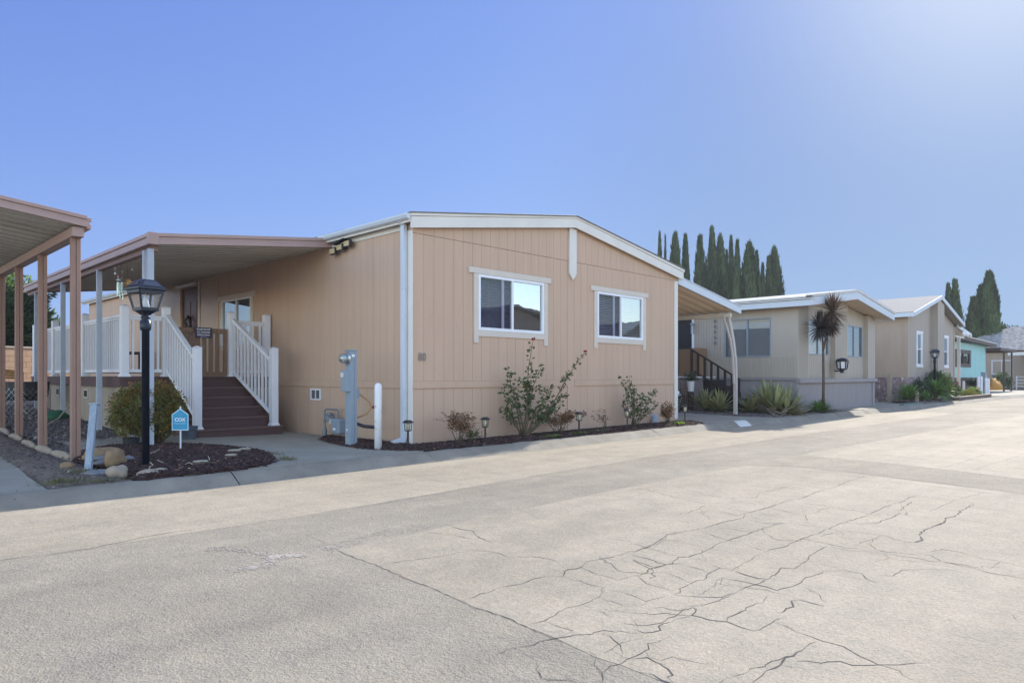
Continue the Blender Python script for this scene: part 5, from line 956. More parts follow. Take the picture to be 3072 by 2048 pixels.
# parked car under the awning
car = thing('parked_car', (9.35, 4.2, 0), 'silver car parked under the awning, only a sliver seen past the house corner', 'car')
def carbody():
    s = MB(); st = [(1.75, .45, .52, .62, .0), (1.82, .30, .62, .74, .02), (2.3, .24, .88, .86, .03), (2.95, .22, .95, .88, .03), (3.6, .22, 1.42, .70, .05), (4.4, .22, 1.47, .70, .05), (5.3, .22, 1.40, .68, .05), (5.95, .24, 1.02, .84, .03), (6.25, .34, .92, .80, .02), (6.3, .5, .7, .7, 0)]
    cxx = 9.35; vs = []
    for (y, zb, zt, wd, t) in st:
        w2 = .88 if y > 1.8 and y < 6.2 else .78; belt = min(zt, .88)
        for (dx, z) in ((-w2 * .85, zb), (-w2, zb + .12), (-w2, belt * .98), (-wd * .92, zt - .02 if zt > 1 else zt), (0, zt + .02), (wd * .92, zt - .02 if zt > 1 else zt), (w2, belt * .98), (w2, zb + .12), (w2 * .85, zb)): vs.append((cxx + dx, y, z))
    k = 9; n = len(st); s.add(vs, [(i * k + j, (i + 1) * k + j, (i + 1) * k + j + 1, i * k + j + 1) for i in range(n - 1) for j in range(k - 1)] + [tuple(range(k))[::-1], tuple(range((n - 1) * k, n * k))] + [((i + 1) * k, i * k, i * k + k - 1, (i + 1) * k + k - 1) for i in range(n - 1)]); return s
b = put(carbody(), 'body', M['silver'], car, smooth=True)
s = MB(); s.prism([(8.66, 3.02, .97), (10.04, 3.02, .97), (9.95, 3.52, 1.38), (8.75, 3.52, 1.38)], (0, -.02, .012)); put(s, 'windscreen', M['glass_mid'], car)
for sx in (-1, 1):
    s = MB(); X = 9.35 + sx * .80; s.prism([(X + sx * .05, 3.2, .97), (X + sx * .05, 5.6, .97), (X - sx * .10, 5.15, 1.37), (X - sx * .10, 3.6, 1.37)], (sx * .02, 0, 0)); put(s, 'side_window', M['glass_mid'], car)
    s = MB(); s.blob((9.35 + sx * 1.0, 3.25, 1.02), (.1, .07, .07), 2, .05, 10); put(s, 'mirror', M['silver'], car, smooth=True)
    s = MB(); s.blob((9.35 + sx * .62, 1.86, .66), (.17, .08, .08), 2, .02, 10); put(s, 'headlight', M['white'], car, smooth=True)
    for y in (2.55, 5.35):
        s = MB(); s.lathe((9.35 + sx * .72, y, .33), [(.2, -.11), (.32, -.11), (.34, -.08), (.34, .08), (.32, .11), (.2, .11)], 20, ax=(1, 0, 0)); wl_ = put(s, 'wheel', M['tyre'], car)
        s = MB(); s.lathe((9.35 + sx * .72, y, .33), [(.2, -.10), (.2, .10), (.05, .115)], 14, ax=(1, 0, 0)); put(s, 'rim', M['steel'], wl_)
s = MB(); s.box(8.75, 9.95, 1.70, 1.80, .34, .5); put(s, 'bumper', M['blackplastic'], car, bevel=.02); car.location += Vector((.08, -.62, 0))
# ---------------------------------------------------------------- second home
h2 = thing('mobile_home', (18, 7, 0), 'beige ribbed metal home with deep white eaves behind the bronze spiky palm', 'mobile home')
GL = FR((14.4, -.4, 0), (0, 1, 0), (-1, 0, 0)); GF = FR((14.4, -.4, 0), (1, 0, 0), (0, -1, 0)); g2 = lambda u: 3.28 + .45 * (1 - abs(u - 3.6) / 3.65)
SO = mat('warm_soffit', (.56, .44, .31), .6); WS = (.85, 2.41, 1.74, 2.97); s = MB(); D2 = (3.62, 4.5, 1.12, 3.08)
siding(s, GL, .02, 15.4, 1.08, 1.70, .1, .034, n0=-.1, n1=.012, groove=.014, holes=[(3.62, 4.5, 1.08, 1.70)])
siding(s, GL, .02, 2.45, 1.702, 3.3, 0, .03, n0=-.1, n1=.006, holes=[WS]); siding(s, GL, 2.45, 15.4, 1.702, 3.3, .1, .034, n0=-.1, n1=.012, groove=.014, holes=[D2])
siding(s, GF, .0, .84, 1.03, g2, .075, .026, n0=-.3, n1=0, groove=.016); siding(s, GF, 3.14, 4.3, 1.03, g2, .105, .03, n0=-.3, n1=0, groove=.016); siding(s, GF, 6.47, 7.25, 1.03, g2, .2, .02, n0=-.3, n1=0, groove=.01)
Wa = (1.07, 2.88, 1.81, 2.94); Wb = (4.49, 6.27, 1.80, 2.94)
siding(s, GF, .84, 3.14, 1.03, g2, .15, .012, [Wa], n0=-.3, n1=-.15, groove=.006); siding(s, GF, 4.3, 6.47, 1.03, g2, .15, .012, [Wb], n0=-.3, n1=-.15, groove=.006)
s.box(21.55, 21.65, -.1, 15, 0, 3.3).box(14.5, 21.5, 14.9, 15, 0, 3.3)
put(s, 'wall', M['h2'], h2)
s = MB(); siding(s, GL, .02, 15.4, 0, .99, .3, .02, n0=-.1, n1=-.02, groove=.01); siding(s, GF, 0, 7.25, 0, .9, .13, .012, n0=-.1, n1=0, groove=.008); put(s, 'skirting', M['h2skirt'], h2)
s = MB(); s.bf(GL, .0, 15.4, .995, 1.075, -.05, .03); s.bf(GF, -.04, 7.28, .905, 1.03, -.05, .09); s.bf(GF, 6.9, 6.98, 0, .9, .002, .03); put(s, 'belt_board', M['h2skirt'], h2, bevel=.006)
window(h2, GL, *WS, fw=.03, slats=24, framem='galv', n=.03, gl=('glass_mid', 'glass_mid'), blind='blindlight', tilt=.8)
for W in (Wa, Wb):
    GR_ = FR((14.4, -.25, 0), (1, 0, 0), (0, -1, 0)); window(h2, GR_, *W, fw=.035, slats=22, framem='galv', gl=('glass_sky', 'glass_sky'), blind='blindlight', tilt=.6)
s = MB(); s.bf(GL, 3.62, 4.5, 1.12, 3.08, -.09, -.05); d_ = put(s, 'door', M['dark'], h2); s = MB(); s.bf(GL, 3.54, 3.615, 1.1, 3.16, -.01, .04).bf(GL, 4.505, 4.58, 1.1, 3.16, -.01, .04).bf(GL, 3.615, 4.505, 3.085, 3.16, -.01, .04); put(s, 'door_frame', M['white'], d_)
s = MB(); P = [(13.98, 3.30), (13.98, 3.47), (18.0, 4.0), (22.02, 3.47), (22.02, 3.30), (18.0, 3.74)]
s.prism([(x, -.93, z) for x, z in P], (0, 16.2, 0)); rf = put(s, 'roof', SO, h2); s = MB(); s.add([(13.9, -.97, 3.502), (18, -.97, 4.053), (18, 15.3, 4.053), (13.9, 15.3, 3.502), (22.1, -.97, 3.502), (22.1, 15.3, 3.502)], [(0, 1, 2, 3), (1, 4, 5, 2)]); put(s, 'roof_sheet', M['h2roof'], rf)
s = MB(); A = FR((18.0, -.93, 0), (-1, 0, 0), (0, -1, 0)); B = FR((18.0, -.93, 0), (1, 0, 0), (0, -1, 0))
for fr in (A, B): s.bf(fr, 0, 4.06, 3.72, 3.96, 0, .04, 3.46, 3.22); 
s.box(13.93, 13.975, -.96, 15.3, 3.22, 3.40).box(22.025, 22.07, -.96, 15.3, 3.22, 3.40); put(s, 'fascia', M['gutter'], rf, bevel=.004)
s = MB()
for fr in (A, B): s.bf(fr, 0, 4.10, 3.965, 4.05, -.1, .06, 3.545, 3.465)
s.box(13.88, 14.2, -.99, 15.3, 3.41, 3.445).box(13.90, 14.1, -.99, 15.3, 3.46, 3.50); put(s, 'roof_edge', M['h2roof'], rf)
st2 = thing('entry_steps', (13.9, 2, 0), 'dark steps with black railing up to the beige metal home', 'steps')
for k in range(5):
    s = MB(); y = .8 + .3 * k; s.box(13.5, 14.3, y, y + .3, 0, .2 * (k + 1)); o = put(s, 'step', mat('dark_step', (.03, .028, .032), .6), st2, bevel=.006)
s = MB(); s.box(13.45, 14.32, 2.31, 4.9, 0, 1.06); put(s, 'landing', M['h2skirt'], st2); s = MB(); s.box(13.40, 14.34, 2.30, 4.95, 1.062, 1.11); put(s, 'landing_board', M['white'], st2)
BK = mat('black_brown_rail', (.035, .027, .025), .5); s = MB(); s.bar((13.45, 1.0, 1.0), (13.45, 2.75, 2.02), .05, .05).bar((13.45, 2.75, 2.03), (13.45, 4.6, 2.03), .05, .05); r_ = put(s, 'handrail', BK, st2)
s = MB(); s.bar((13.45, 1.0, .35), (13.45, 2.6, 1.28), .03, .04); put(s, 'lower_rail', BK, r_)
for i in range(8): 
    y = 1.05 + i * .235; z0 = max(.2, .2 * (int((y - .8) / .3) + 1)); s = MB(); s.box(13.42, 13.48, y - .03, y + .03, z0 * .9, 1.0 + (min(y, 2.75) - 1.0) * .583); put(s, 'baluster', BK, r_)
s = MB(); s.box(13.42, 13.48, 3.2, 3.26, 1.11, 2.0).box(13.42, 13.48, 4.5, 4.56, 1.11, 2.0); put(s, 'post', BK, r_)
cb_ = MB(); cb_.box(13.65, 14.3, 2.62, 3.3, 1.11, 2.05); tag(put(cb_, 'cabinet', M['card'], bevel=.01), 'brown cabinet standing on the landing beside the black railing', 'cabinet')
for i, (z, l) in enumerate(((1.11, 'lowest'), (1.42, 'middle'), (1.73, 'topmost'))):
    s = MB(); s.box(13.55, 14.0, 3.33 + .02 * i, 3.68, z, z + .30); tag(put(s, 'carton', M['salmon'], bevel=.005), l + ' of three salmon cartons stacked on the landing', 'carton')
s = MB()
for i in range(5):
    z = 2.95 - .18 * i
    for k in range(6): a = k * math.pi / 6; s.bar((14.34 - .0, 2.34 + .05 * math.cos(a), z + .05 * math.sin(a)), (14.34, 2.34 - .05 * math.cos(a), z - .05 * math.sin(a)), .012, .012)
s.tube([(14.35, 2.34, 3.2), (14.35, 2.34, 2.15)], .004, 4); tag(put(s, 'hanging_stars', M['iron']), 'string of five dark star ornaments hanging on the ribbed wall', 'ornament')
s = MB(); s.lathe((14.2, 3.1, 2.85), [(.03, 0), (.09, .02), (.08, .06), (.02, .08)], 10)
for i in range(4): a = i * 1.57; s.tube([(14.2 + .05 * math.cos(a), 3.1 + .05 * math.sin(a), 2.85), (14.2 + .05 * math.cos(a), 3.1 + .05 * math.sin(a), 2.55)], .012, 6)
tag(put(s, 'wind_chime', M['galv']), 'pale wind chime hanging beside the dark door of the beige home', 'wind chime')
s = MB(); s.lathe((13.05, 2.5, 0), [(.1, 0), (.1, .6), (.03, .62)], 10); tag(put(s, 'plant_stand', M['brown']), 'dark plant stand under the pale pot by the black railing', 'stand'); s = MB(); s.lathe((13.05, 2.5, .63), [(.09, 0), (.12, .28), (.135, .33), (.12, .33)], 18); pt = put(s, 'plant_pot', M['white']); tag(pt, 'pale pot of green leaves in front of the black railing', 'plant pot')
s = MB(); rr = random.Random(6)
for k in range(150): a = rr.uniform(0, 6.28); s.leafq((13.05 + rr.gauss(0, .1), 2.5 + rr.gauss(0, .1), .95 + rr.uniform(0, .25)), (math.cos(a), math.sin(a), rr.uniform(0, 1)), (-math.sin(a), math.cos(a), 0), .12, .05, tn(.5, 1.1))
put(s, 'foliage', M['leaf'], pt)
# lantern fixed on the beige home
ln = thing('wall_lantern', (17.45, -.62, 1.25), 'black six sided lantern with frosted white panes on the beige ribbed wall', 'wall lamp'); lc = (17.47, -.64)
s = MB(); s.lathe((*lc, 1.60), [(.19, 0), (.2, .02), (.2, .05), (.15, .10), (.04, .13)], 6); s.lathe((*lc, 1.24), [(.03, -.02), (.06, 0), (.06, .07), (.14, .10), (.155, .12), (.155, .135)], 6); put(s, 'cap', M['black'], ln)
s = MB()
for k in range(6): a = k * math.pi / 3; s.bar((lc[0] + .15 * math.cos(a), lc[1] + .15 * math.sin(a), 1.36), (lc[0] + .185 * math.cos(a), lc[1] + .185 * math.sin(a), 1.61), .03, .03)
s.bar((lc[0], -.41, 1.3), (lc[0], lc[1], 1.28), .04, .04); put(s, 'frame', M['black'], ln)
s = MB(); s.lathe((*lc, 1.37), [(.13, 0), (.16, .23)], 6); put(s, 'pane', M['white'], ln)
# ---------------------------------------------------------------- spiky plants
def blades(mb, c, n, ln, wd, e0, e1, droop, rr, t=(.7, 1.4), segs=3, hue=(1, 1, 1), base=.04):
    c = Vector(c)
    for i in range(n):
        a = rr.uniform(0, 6.28); el = R(rr.uniform(e0, e1)); d = Vector((math.cos(a) * math.cos(el), math.sin(a) * math.cos(el), math.sin(el))); sd_ = Vector((-math.sin(a), math.cos(a), 0)); L_ = ln * rr.uniform(.75, 1.1); q = rr.uniform(*t)
        p = c + d * base; vs = []; ws = [.55, 1, .75, .05] if segs == 3 else [.6, 1, .05]
        for k in range(segs + 1):
            w_ = wd * ws[k] / 2; f = k / segs; pk = p + d * L_ * f - Vector((0, 0, droop * L_ * f * f)); vs += [pk - sd_ * w_, pk + Vector((0, 0, -.25 * w_)), pk + sd_ * w_]
        fs = [(3 * k + j, 3 * k + j + 1, 3 * k + j + 4, 3 * k + j + 3) for k in range(segs) for j in (0, 1)]
        mb.add(vs, fs, (q * hue[0], q * hue[1], q * hue[2]))
def rosette(cs, n, ln, wd, label, m='blade', seed=0, name='agave', cat='agave', e=(0, 85), droop=.08, grp=None, **k):
    rr = random.Random(seed); s = MB()
    for c in cs: blades(s, c, n, ln, wd, e[0], e[1], droop, rr, **k)
    o = put(s, name, M[m]); return tag(o, label, cat, grp)
rosette([(12.95, 1.95, .08)], 70, .74, .095, 'yellow green spiky agave left of the steps, rear one', seed=1); rosette([(12.7, 1.3, .06)], 70, .70, .09, 'yellow green spiky agave left of the curved post, front one', seed=2)
rosette([(12.9, -.38, .08), (13.05, -.05, .22), (13.1, -.6, .06)], 60, .9, .11, 'large spiky agave clump right of the curved post', seed=3); rosette([(12.85, .38, .08)], 55, .68, .09, 'smaller agave squeezed between the curved post and the large clump', seed=4)
rosette([(14.6, -.92, .03), (15.1, -.88, .03), (14.85, -.8, .03)], 120, .48, .03, 'bright green strappy plant round the foot of the bronze palm', 'greenblade', 5, 'strappy_plant', 'plant', (10, 80), .25)
for i, (x, y) in enumerate(((13.6, .2), (13.9, -.6), (12.4, -.7))):
    s = MB(); rr = random.Random(i + 70)
    for k in range(9): a = rr.uniform(0, 6.28); P = [(x, y, .02)]; [P.append((P[-1][0] + .13 * math.cos(a + rr.gauss(0, .5)), P[-1][1] + .13 * math.sin(a + rr.gauss(0, .5)), P[-1][2] + rr.uniform(0, .09))) for _ in range(4)]; s.tube(P, [.018, .015, .012, .008, .004], 5)
    tag(put(s, 'dead_stems', M['palerock'], smooth=True), ('pale dead succulent stems at the foot of the large agave clump, rear', 'pale dead stems between the large agave and the strappy plant', 'pale dead stems sprawling near the foot of the curved post')[i], 'plant')
cd_ = thing('cordyline_tree', (15.0, -.93, 0), 'bronze spiky palm with two heads on a thin dark forked trunk', 'palm'); rt = Vector((.701, -.713, 0)); b0 = Vector((15.0, -.93, 0))
s = MB(); f_ = b0 + Vector((0, 0, 1.9)); s.tube([b0, b0 + rt * .01 + Vector((0, 0, 1)), f_], [.05, .042, .038], 8); h1 = b0 - rt * .08 + Vector((0, 0, 2.62)); h2_ = b0 + rt * .30 + Vector((0, 0, 3.10))
s.tube([f_, f_ - rt * .02 + Vector((0, 0, .4)), h1], [.034, .03, .03], 8); s.tube([f_, f_ + rt * .10 + Vector((0, 0, .5)), h2_], [.034, .03, .03], 8); put(s, 'trunk', M['bark'], cd_, smooth=True)
rr = random.Random(12)
for c, l, hue in ((h1, .56, (.8, .9, 1.1)), (h2_, .60, (1.5, 1.25, 1.05)), (b0 + rt * .22 + Vector((0, 0, 2.68)), .42, (1.2, .8, .8))):
    s = MB(); blades(s, c, 280, l, .038, -65, 90, .05, rr, hue=hue, base=.03, t=(.6, 1.5)); put(s, 'crown', M['redblade'], cd_)
rosebush((12.95, 2.75, 0), [(12.95 + random.gauss(0, .22), 2.75 + random.gauss(0, .2), random.uniform(.6, 1.1)) for _ in range(16)], 'thin grey half bare shrub beside the white planter', 81, n=5, ln=.035, r0=.012, name='bare_shrub', leafm='dryleaf')
rosebush((12.1, 2.6, 0), [(12.1 + random.gauss(0, .14), 2.6 + random.gauss(0, .14), random.uniform(.25, .5)) for _ in range(14)], 'small leafy green plant beside the driveway below the landing', 82, n=10, ln=.06, r0=.006, name='leafy_plant')
# low fence between the second and third homes
fn = thing('rail_fence', (23.8, .8, .3), 'low fence of thin white rails on a dark ledge between the homes', 'fence'); s = MB(); s.box(21.9, 25.7, .95, 1.3, 0, .33); put(s, 'ledge', M['brown'], fn)
for z in (.72, .82, 1.10): s = MB(); s.box(21.9, 25.7, .94, .97, z, z + .03); put(s, 'rail', M['white'], fn)
for x in (22.1, 23.9, 25.6): s = MB(); s.box(x - .045, x + .045, .86, .94, .33, 1.14); put(s, 'post', M['white'], fn)
s = MB(); s.box(21.9, 25.7, 1.4, 1.45, .33, 1.05); tag(put(s, 'storage_panel', M['brown']), 'dark brown panel behind the thin white rails', 'panel')
# ---------------------------------------------------------------- third home
h3 = thing('mobile_home', (30, 7, 0), 'tall gabled greige home with two narrow white windows and stone skirting', 'mobile home')
HL = FR((25.87, -.4, 0), (0, 1, 0), (-1, 0, 0)); HF = FR((25.87, -.4, 0), (1, 0, 0), (0, -1, 0)); g3 = lambda u: 3.68 + .98 * (1 - abs(u - 4.09) / 4.09)
Wc, Wd = (1.45, 2.15, 1.60, 3.0), (6.05, 6.80, 1.60, 3.0)
s = MB(); siding(s, HF, 0, 8.18, 1.06, g3, .2, .014, [Wc, Wd], n0=-.1, n1=0, groove=.006); put(s, 'front_wall', M['h3'], h3)
s = MB(); siding(s, HL, .1, 14, 1.06, 3.7, .4, .01, n0=-.1, n1=0, groove=.004); s.box(33.95, 34.05, -.3, 14, 0, 3.7).box(25.9, 34, 13.9, 14, 0, 3.7); put(s, 'side_wall', M['h3tan'], h3)
s = MB(); s.bf(HF, 0, 8.18, 0, 1.055, -.1, .03); s.bf(HL, .1, 14, 0, 1.055, -.1, .03); put(s, 'stone_skirting', M['purplebrick'], h3)
s = MB(); s.bf(HF, 8.06, 8.2, 1.06, 3.6, .002, .03); put(s, 'corner_trim', M['h3tan'], h3); s = MB(); s.bf(HF, -.02, .12, 1.06, 3.7, .002, .03).bf(HL, .0, .12, 1.06, 3.7, .002, .03); put(s, 'corner_trim', M['h3tan'], h3)
s = MB(); siding(s, FR((25.87, -.7, 0), (1, 0, 0), (0, -1, 0)), 3.7, 4.85, 0, g3, .24, .014, n0=-.3, n1=0, groove=.006); put(s, 'chimney_chase', M['h3'], h3)
for W in (Wc, Wd):
    w_ = window(h3, HF, *W, fw=.05, slats=18, horiz=True, gl=('glass_mid', 'glass_sky')); s = MB(); u0, u1, z0, z1 = W
    s.bf(HF, u0 - .14, u1 + .14, z1 + .002, z1 + .1, .001, .04).bf(HF, u0 - .14, u1 + .14, z0 - .1, z0 - .002, .001, .04).bf(HF, u0 - .1, u0 - .002, z0, z1, .001, .03).bf(HF, u1 + .002, u1 + .1, z0, z1, .001, .03); put(s, 'window_trim', M['white'], w_)
s = MB(); P = [(25.45, 3.66), (25.45, 3.80), (29.96, 4.85), (34.47, 3.80), (34.47, 3.66), (29.96, 4.70)]; s.prism([(x, -.75, z) for x, z in P], (0, 15.1, 0)); rf = put(s, 'roof', M['h3roof'], h3)
s = MB(); A = FR((29.96, -.75, 0), (-1, 0, 0), (0, -1, 0)); B = FR((29.96, -.75, 0), (1, 0, 0), (0, -1, 0))
for fr in (A, B): s.bf(fr, 0, 4.53, 4.66, 4.84, 0, .04, 3.785, 3.605)
s.box(25.40, 25.445, -.79, 14.4, 3.60, 3.77).box(34.475, 34.52, -.79, 14.4, 3.60, 3.77); put(s, 'fascia', M['gutter'], rf)
s = MB(); s.box(31.2, 31.4, -.46, -.41, 1.7, 2.3); put(s, 'utility_box', M['galv'], h3)
a3 = thing('driveway_awning', (35.7, 3, 0), 'scalloped white awning beside the tall gabled home on a single post', 'awning'); s = MB()
for i in range(50): ya, yb = -.5 + i * .2, -.5 + (i + 1) * .2; a, b = (0, .07)[i % 2], (0, .07)[(i + 1) % 2]; s.add([(34.1, ya, 3.6 + a), (34.1, yb, 3.6 + b), (37.25, yb, 3.24 + b), (37.25, ya, 3.24 + a)], [(0, 1, 2, 3)])
put(s, 'roof_panel', M['fascia'], a3); s = MB(); s.bf(FR((34.1, -.5, 0), (1, 0, 0), (0, -1, 0)), 0, 3.2, 3.58, 3.75, 0, .05, 3.39, 3.22); put(s, 'fascia', M['gutter'], a3)
s = MB(); s.box(34.4, 36.2, -.42, -.34, 3.1, 3.2); put(s, 'beam', M['fascia'], a3); s = MB(); s.box(34.78, 34.92, -.5, -.36, .0, 3.1); put(s, 'post', mat('cream_post', (.58, .54, .48), .5), a3)
for k in range(2):
    s = MB(); s.blob((35.0 + k * .75, -.62, 3.28), (.13, .1, .12), k, .03, 10); o = put(s, 'globe', M['white'], a3, smooth=True)
# post lamp, palms, flowers
l3 = copytree(lp, (28.0, -.93, .0), rz=.3, label='black lamp post among the palms in front of the tall gabled home')
rosette([(24.6, -.75, .15)], 120, .85, .10, 'broad leaved green agave at the left end of the third bed', 'greenblade', 31, e=(5, 80), droop=.2, hue=(1.1, 1.1, 1)); 
s = MB(); rr = random.Random(41); 
pm = thing('sago_palm', (27.6, -1.05, 0), 'fan leaved green palm in front of the lamp post of the third home', 'palm'); s.tube([(27.6, -1.05, 0), (27.6, -1.05, .35)], [.11, .09], 10); put(s, 'trunk', M['bark'], pm)
s = MB(); blades(s, (27.6, -1.05, .38), 110, .85, .13, -15, 75, .25, rr, t=(.7, 1.6)); put(s, 'crown', M['greenblade'], pm)
rosette([(26.2, -1.0, .1)], 60, .5, .06, 'low green spiky plant left of the fan leaved palm', 'greenblade', 33, 'spiky_plant', 'plant', (20, 80), .2)
def leafball(c, r, n, m, rr, ln=.1, wd=.05, t=(.6, 1.4), par=None, name='foliage', hue=(1, 1, 1)):
    s = MB(); c = Vector(c)
    for i in range(n):
        a = rr.uniform(0, 6.28); e = math.asin(rr.uniform(-.7, 1)); q = rr.uniform(.5, 1.05) * (1 + .15 * math.sin(3 * a + 5 * e)); p = c + Vector((math.cos(a) * math.cos(e) * r[0] * q, math.sin(a) * math.cos(e) * r[1] * q, math.sin(e) * r[2] * q)); b_ = rr.uniform(*t)
        s.leafq(p, (p - c).normalized() + Vector((rr.gauss(0, .6), rr.gauss(0, .6), rr.gauss(0, .6))), (rr.gauss(0, 1), rr.gauss(0, 1), rr.gauss(0, 1)), ln * rr.uniform(.6, 1.3), wd, (b_ * hue[0], b_ * hue[1], b_ * hue[2]))
    return put(s, name, M[m], par)
rr = random.Random(91)
for i, (c, r, n, m, hue, lab) in enumerate([((29.3, -.95, .62), (.55, .4, .62), 1500, 'leaf', (1.6, 1.5, .8), 'tall yellow green shrub between the palm and the awning post'), ((26.7, -.7, .5), (.6, .3, .5), 900, 'leaf', (.5, .6, .6), 'dark green shrub against the stone skirting'), ((28.9, -.75, .95), (.45, .3, .4), 700, 'leaf', (.7, .8, .6), 'dark upright shrub under the second narrow window'), ((31.0, -.9, .45), (.7, .35, .4), 1100, 'leaf', (1.1, 1.2, .8), 'rose shrub with pink and cream flowers by the awning post'), ((35.3, -1.0, .25), (.5, .3, .25), 600, 'leaf', (1.6, 1.5, .6), 'low pale flowering mound right of the awning post'), ((33.6, -1.1, .2), (.6, .3, .2), 500, 'grass', (1.3, 1.4, .7), 'low yellowish ground plants inside the brick planter')]):
    t_ = thing('flowering_shrub' if i in (3, 4) else 'shrub', (c[0], c[1], 0), lab, 'shrub'); leafball(c, r, n, m, rr, par=t_, hue=hue); s = MB(); s.tube([(c[0], c[1], 0), (c[0] + .05, c[1], c[2])], [.03, .015], 6); put(s, 'stem', M['stem'], t_)
    if i in (3, 4):
        for k in range(14): a = rr.uniform(0, 6.28); bloom((c[0] + r[0] * math.cos(a) * rr.uniform(.2, 1), c[1] - .25 + rr.uniform(-.1, .1), c[2] + rr.uniform(-.5, 1) * r[2]), .06, t_, ('pinkflower', 'cream')[k % 2] if i == 3 else 'cream', k)
wg = MB(); wg.box(24.5, 24.62, -1.15, -1.05, 0, .45); wg.prism([(24.5, -1.15, .45), (24.62, -1.15, .45), (24.56, -1.15, .52)], (0, .1, 0)); tag(put(wg, 'stake', M['palerock']), 'short pale wooden stake beside the broad leaved agave', 'stake')
wg = MB(); wg.box(25.2, 25.34, .05, .19, 0, 1.22); tag(put(wg, 'wooden_post', mat('weathered_post', (.33, .29, .22), .85)), 'weathered wooden post at the corner of the tall gabled home', 'post')
g = MB(); g.box(22.0, 24.55, -1.32, -1.12, -.12, .06); setting(g, 'kerb_block', M['greenk'], bevel=.02)
pb = thing('brick_planter', (33.5, -1.2, 0), 'low brown brick edging wall of the bed below the awning post', 'planter wall'); s = MB(); s.box(29.5, 36.6, -1.55, -1.40, -.12, .14); put(s, 'brick_wall', mat('brown_brick', (.17, .12, .10), .85, var=.3, vs=8), pb); s = MB(); s.box(29.46, 36.64, -1.58, -1.37, .142, .17); put(s, 'coping', M['palerock'], pb)
for i, (x, l) in enumerate(((40.2, 'leftmost'), (40.98, 'second from left'), (42.3, 'third from left'), (42.95, 'rightmost'))):
    s = MB(); s.lathe((x, -.3, 0), [(.075, 0), (.075, .88 if i > 1 else 1.0), (.045, .97 if i > 1 else 1.09)], 12); tag(put(s, 'bollard', M['white'], smooth=False), l + ' of four white bollards before the teal home', 'bollard', 'white bollards before the teal home')
s = MB(); s.lathe((36.6, -.3, 0), [(.07, 0), (.07, .75), (.04, .85)], 10); tag(put(s, 'fence_post', M['fascia']), 'short white rounded post beside the awning of the tall gabled home', 'post')
ep = copytree(mp_, (43.9, .1, 0), rz=R(180), label='grey electric meter pedestal behind the white bollards'); ep.scale = (1.7, 1.7, .86)
for ch_ in [c for c in bpy.data.objects if c.parent == ep and c.name.startswith('number')]: bpy.data.objects.remove(ch_)
# ---------------------------------------------------------------- fourth (teal) home, dark carport
h4 = thing('mobile_home', (46, 8, 0), 'teal flat roofed home with one brown framed window', 'mobile home'); TF = FR((41, 1.2, 0), (1, 0, 0), (0, -1, 0))
s = MB(); siding(s, TF, 0, 9.7, 1.0, 3.2, 1.6, .03, [(1.1, 4.7, 1.78, 2.62)], n0=-.15, n1=0, groove=.02); s.box(41, 41.1, 1.4, 14, 0, 3.2).box(50.6, 50.7, 1.36, 14, 1.0, 3.15).box(41.2, 50.5, 13.9, 14, 0, 3.2); put(s, 'wall', M['teal'], h4)
s = MB(); s.bf(TF, 0, 9.7, 0, .99, -.15, -.01); s.box(50.58, 50.68, 1.36, 14, 0, .99); put(s, 'skirting', M['brown'], h4)
w_ = window(h4, TF, 1.1, 4.7, 1.78, 2.62, fw=.1, slats=10, framem='brown', gl=('glass_sky', 'glass_sky'), n=.05); s = MB(); s.bf(TF, .95, 4.85, 2.622, 2.74, .001, .06).bf(TF, .95, 4.85, 1.66, 1.778, .001, .06).bf(TF, .95, 1.098, 1.66, 2.74, .061, .07).bf(TF, 4.702, 4.85, 1.66, 2.74, .061, .07); put(s, 'window_trim', M['brown'], w_)
s = MB(); s.prism([(40.5, .7, 3.30), (51.6, .7, 3.14), (51.6, .7, 3.3), (40.5, .7, 3.5)], (0, 13.8, 0)); rf = put(s, 'roof', M['brown'], h4); s = MB(); s.prism([(40.45, .65, 3.505), (51.7, .65, 3.305), (51.7, .65, 3.34), (40.45, .65, 3.56)], (0, 13.8, 0)); put(s, 'roof_edge', M['fascia'], rf)
c4 = thing('carport', (54, 4, 0), 'dark brown flat carport beside the teal home on lattice posts', 'carport'); s = MB(); s.box(50.9, 56.9, .4, 9, 2.98, 3.06); put(s, 'roof', M['brown'], c4); s = MB(); s.box(50.9, 56.95, .36, .4, 2.86, 3.06).box(56.9, 56.95, .41, 9, 2.86, 3.06); put(s, 'fascia', M['brown'], c4)
for y in (.5, 4.5, 8.6):
    for x in (52.9, 55.9):
        s = MB(); s.box(x, x + .06, y, y + .06, 0, 2.97).box(x + .34, x + .4, y, y + .06, 0, 2.97)
        for k in range(10): s.bar((x + .06, y + .03, .2 + k * .28), (x + .34, y + .03, .34 + k * .28), .02, .03)
        put(s, 'lattice_post', M['brown'], c4)
s = MB(); s.box(51.0, 56.5, 8.7, 8.8, 0, 2.9); put(s, 'back_screen', M['brown'], c4)
s = MB(); s.blob((58.5, 2.3, .0), (1.6, .9, .9), 7, .15, 12); tag(put(s, 'tarp_mound', M['orange'], smooth=False), 'orange tarpaulin mound beyond the dark carport', 'tarp')
rosette([(44.5, .85, .45)], 110, .95, .07, 'dark green sago palm below the brown framed window', 'juniper', 36, 'sago_plant', 'palm', (10, 70), .35, hue=(1.6, 1.8, 1.2))
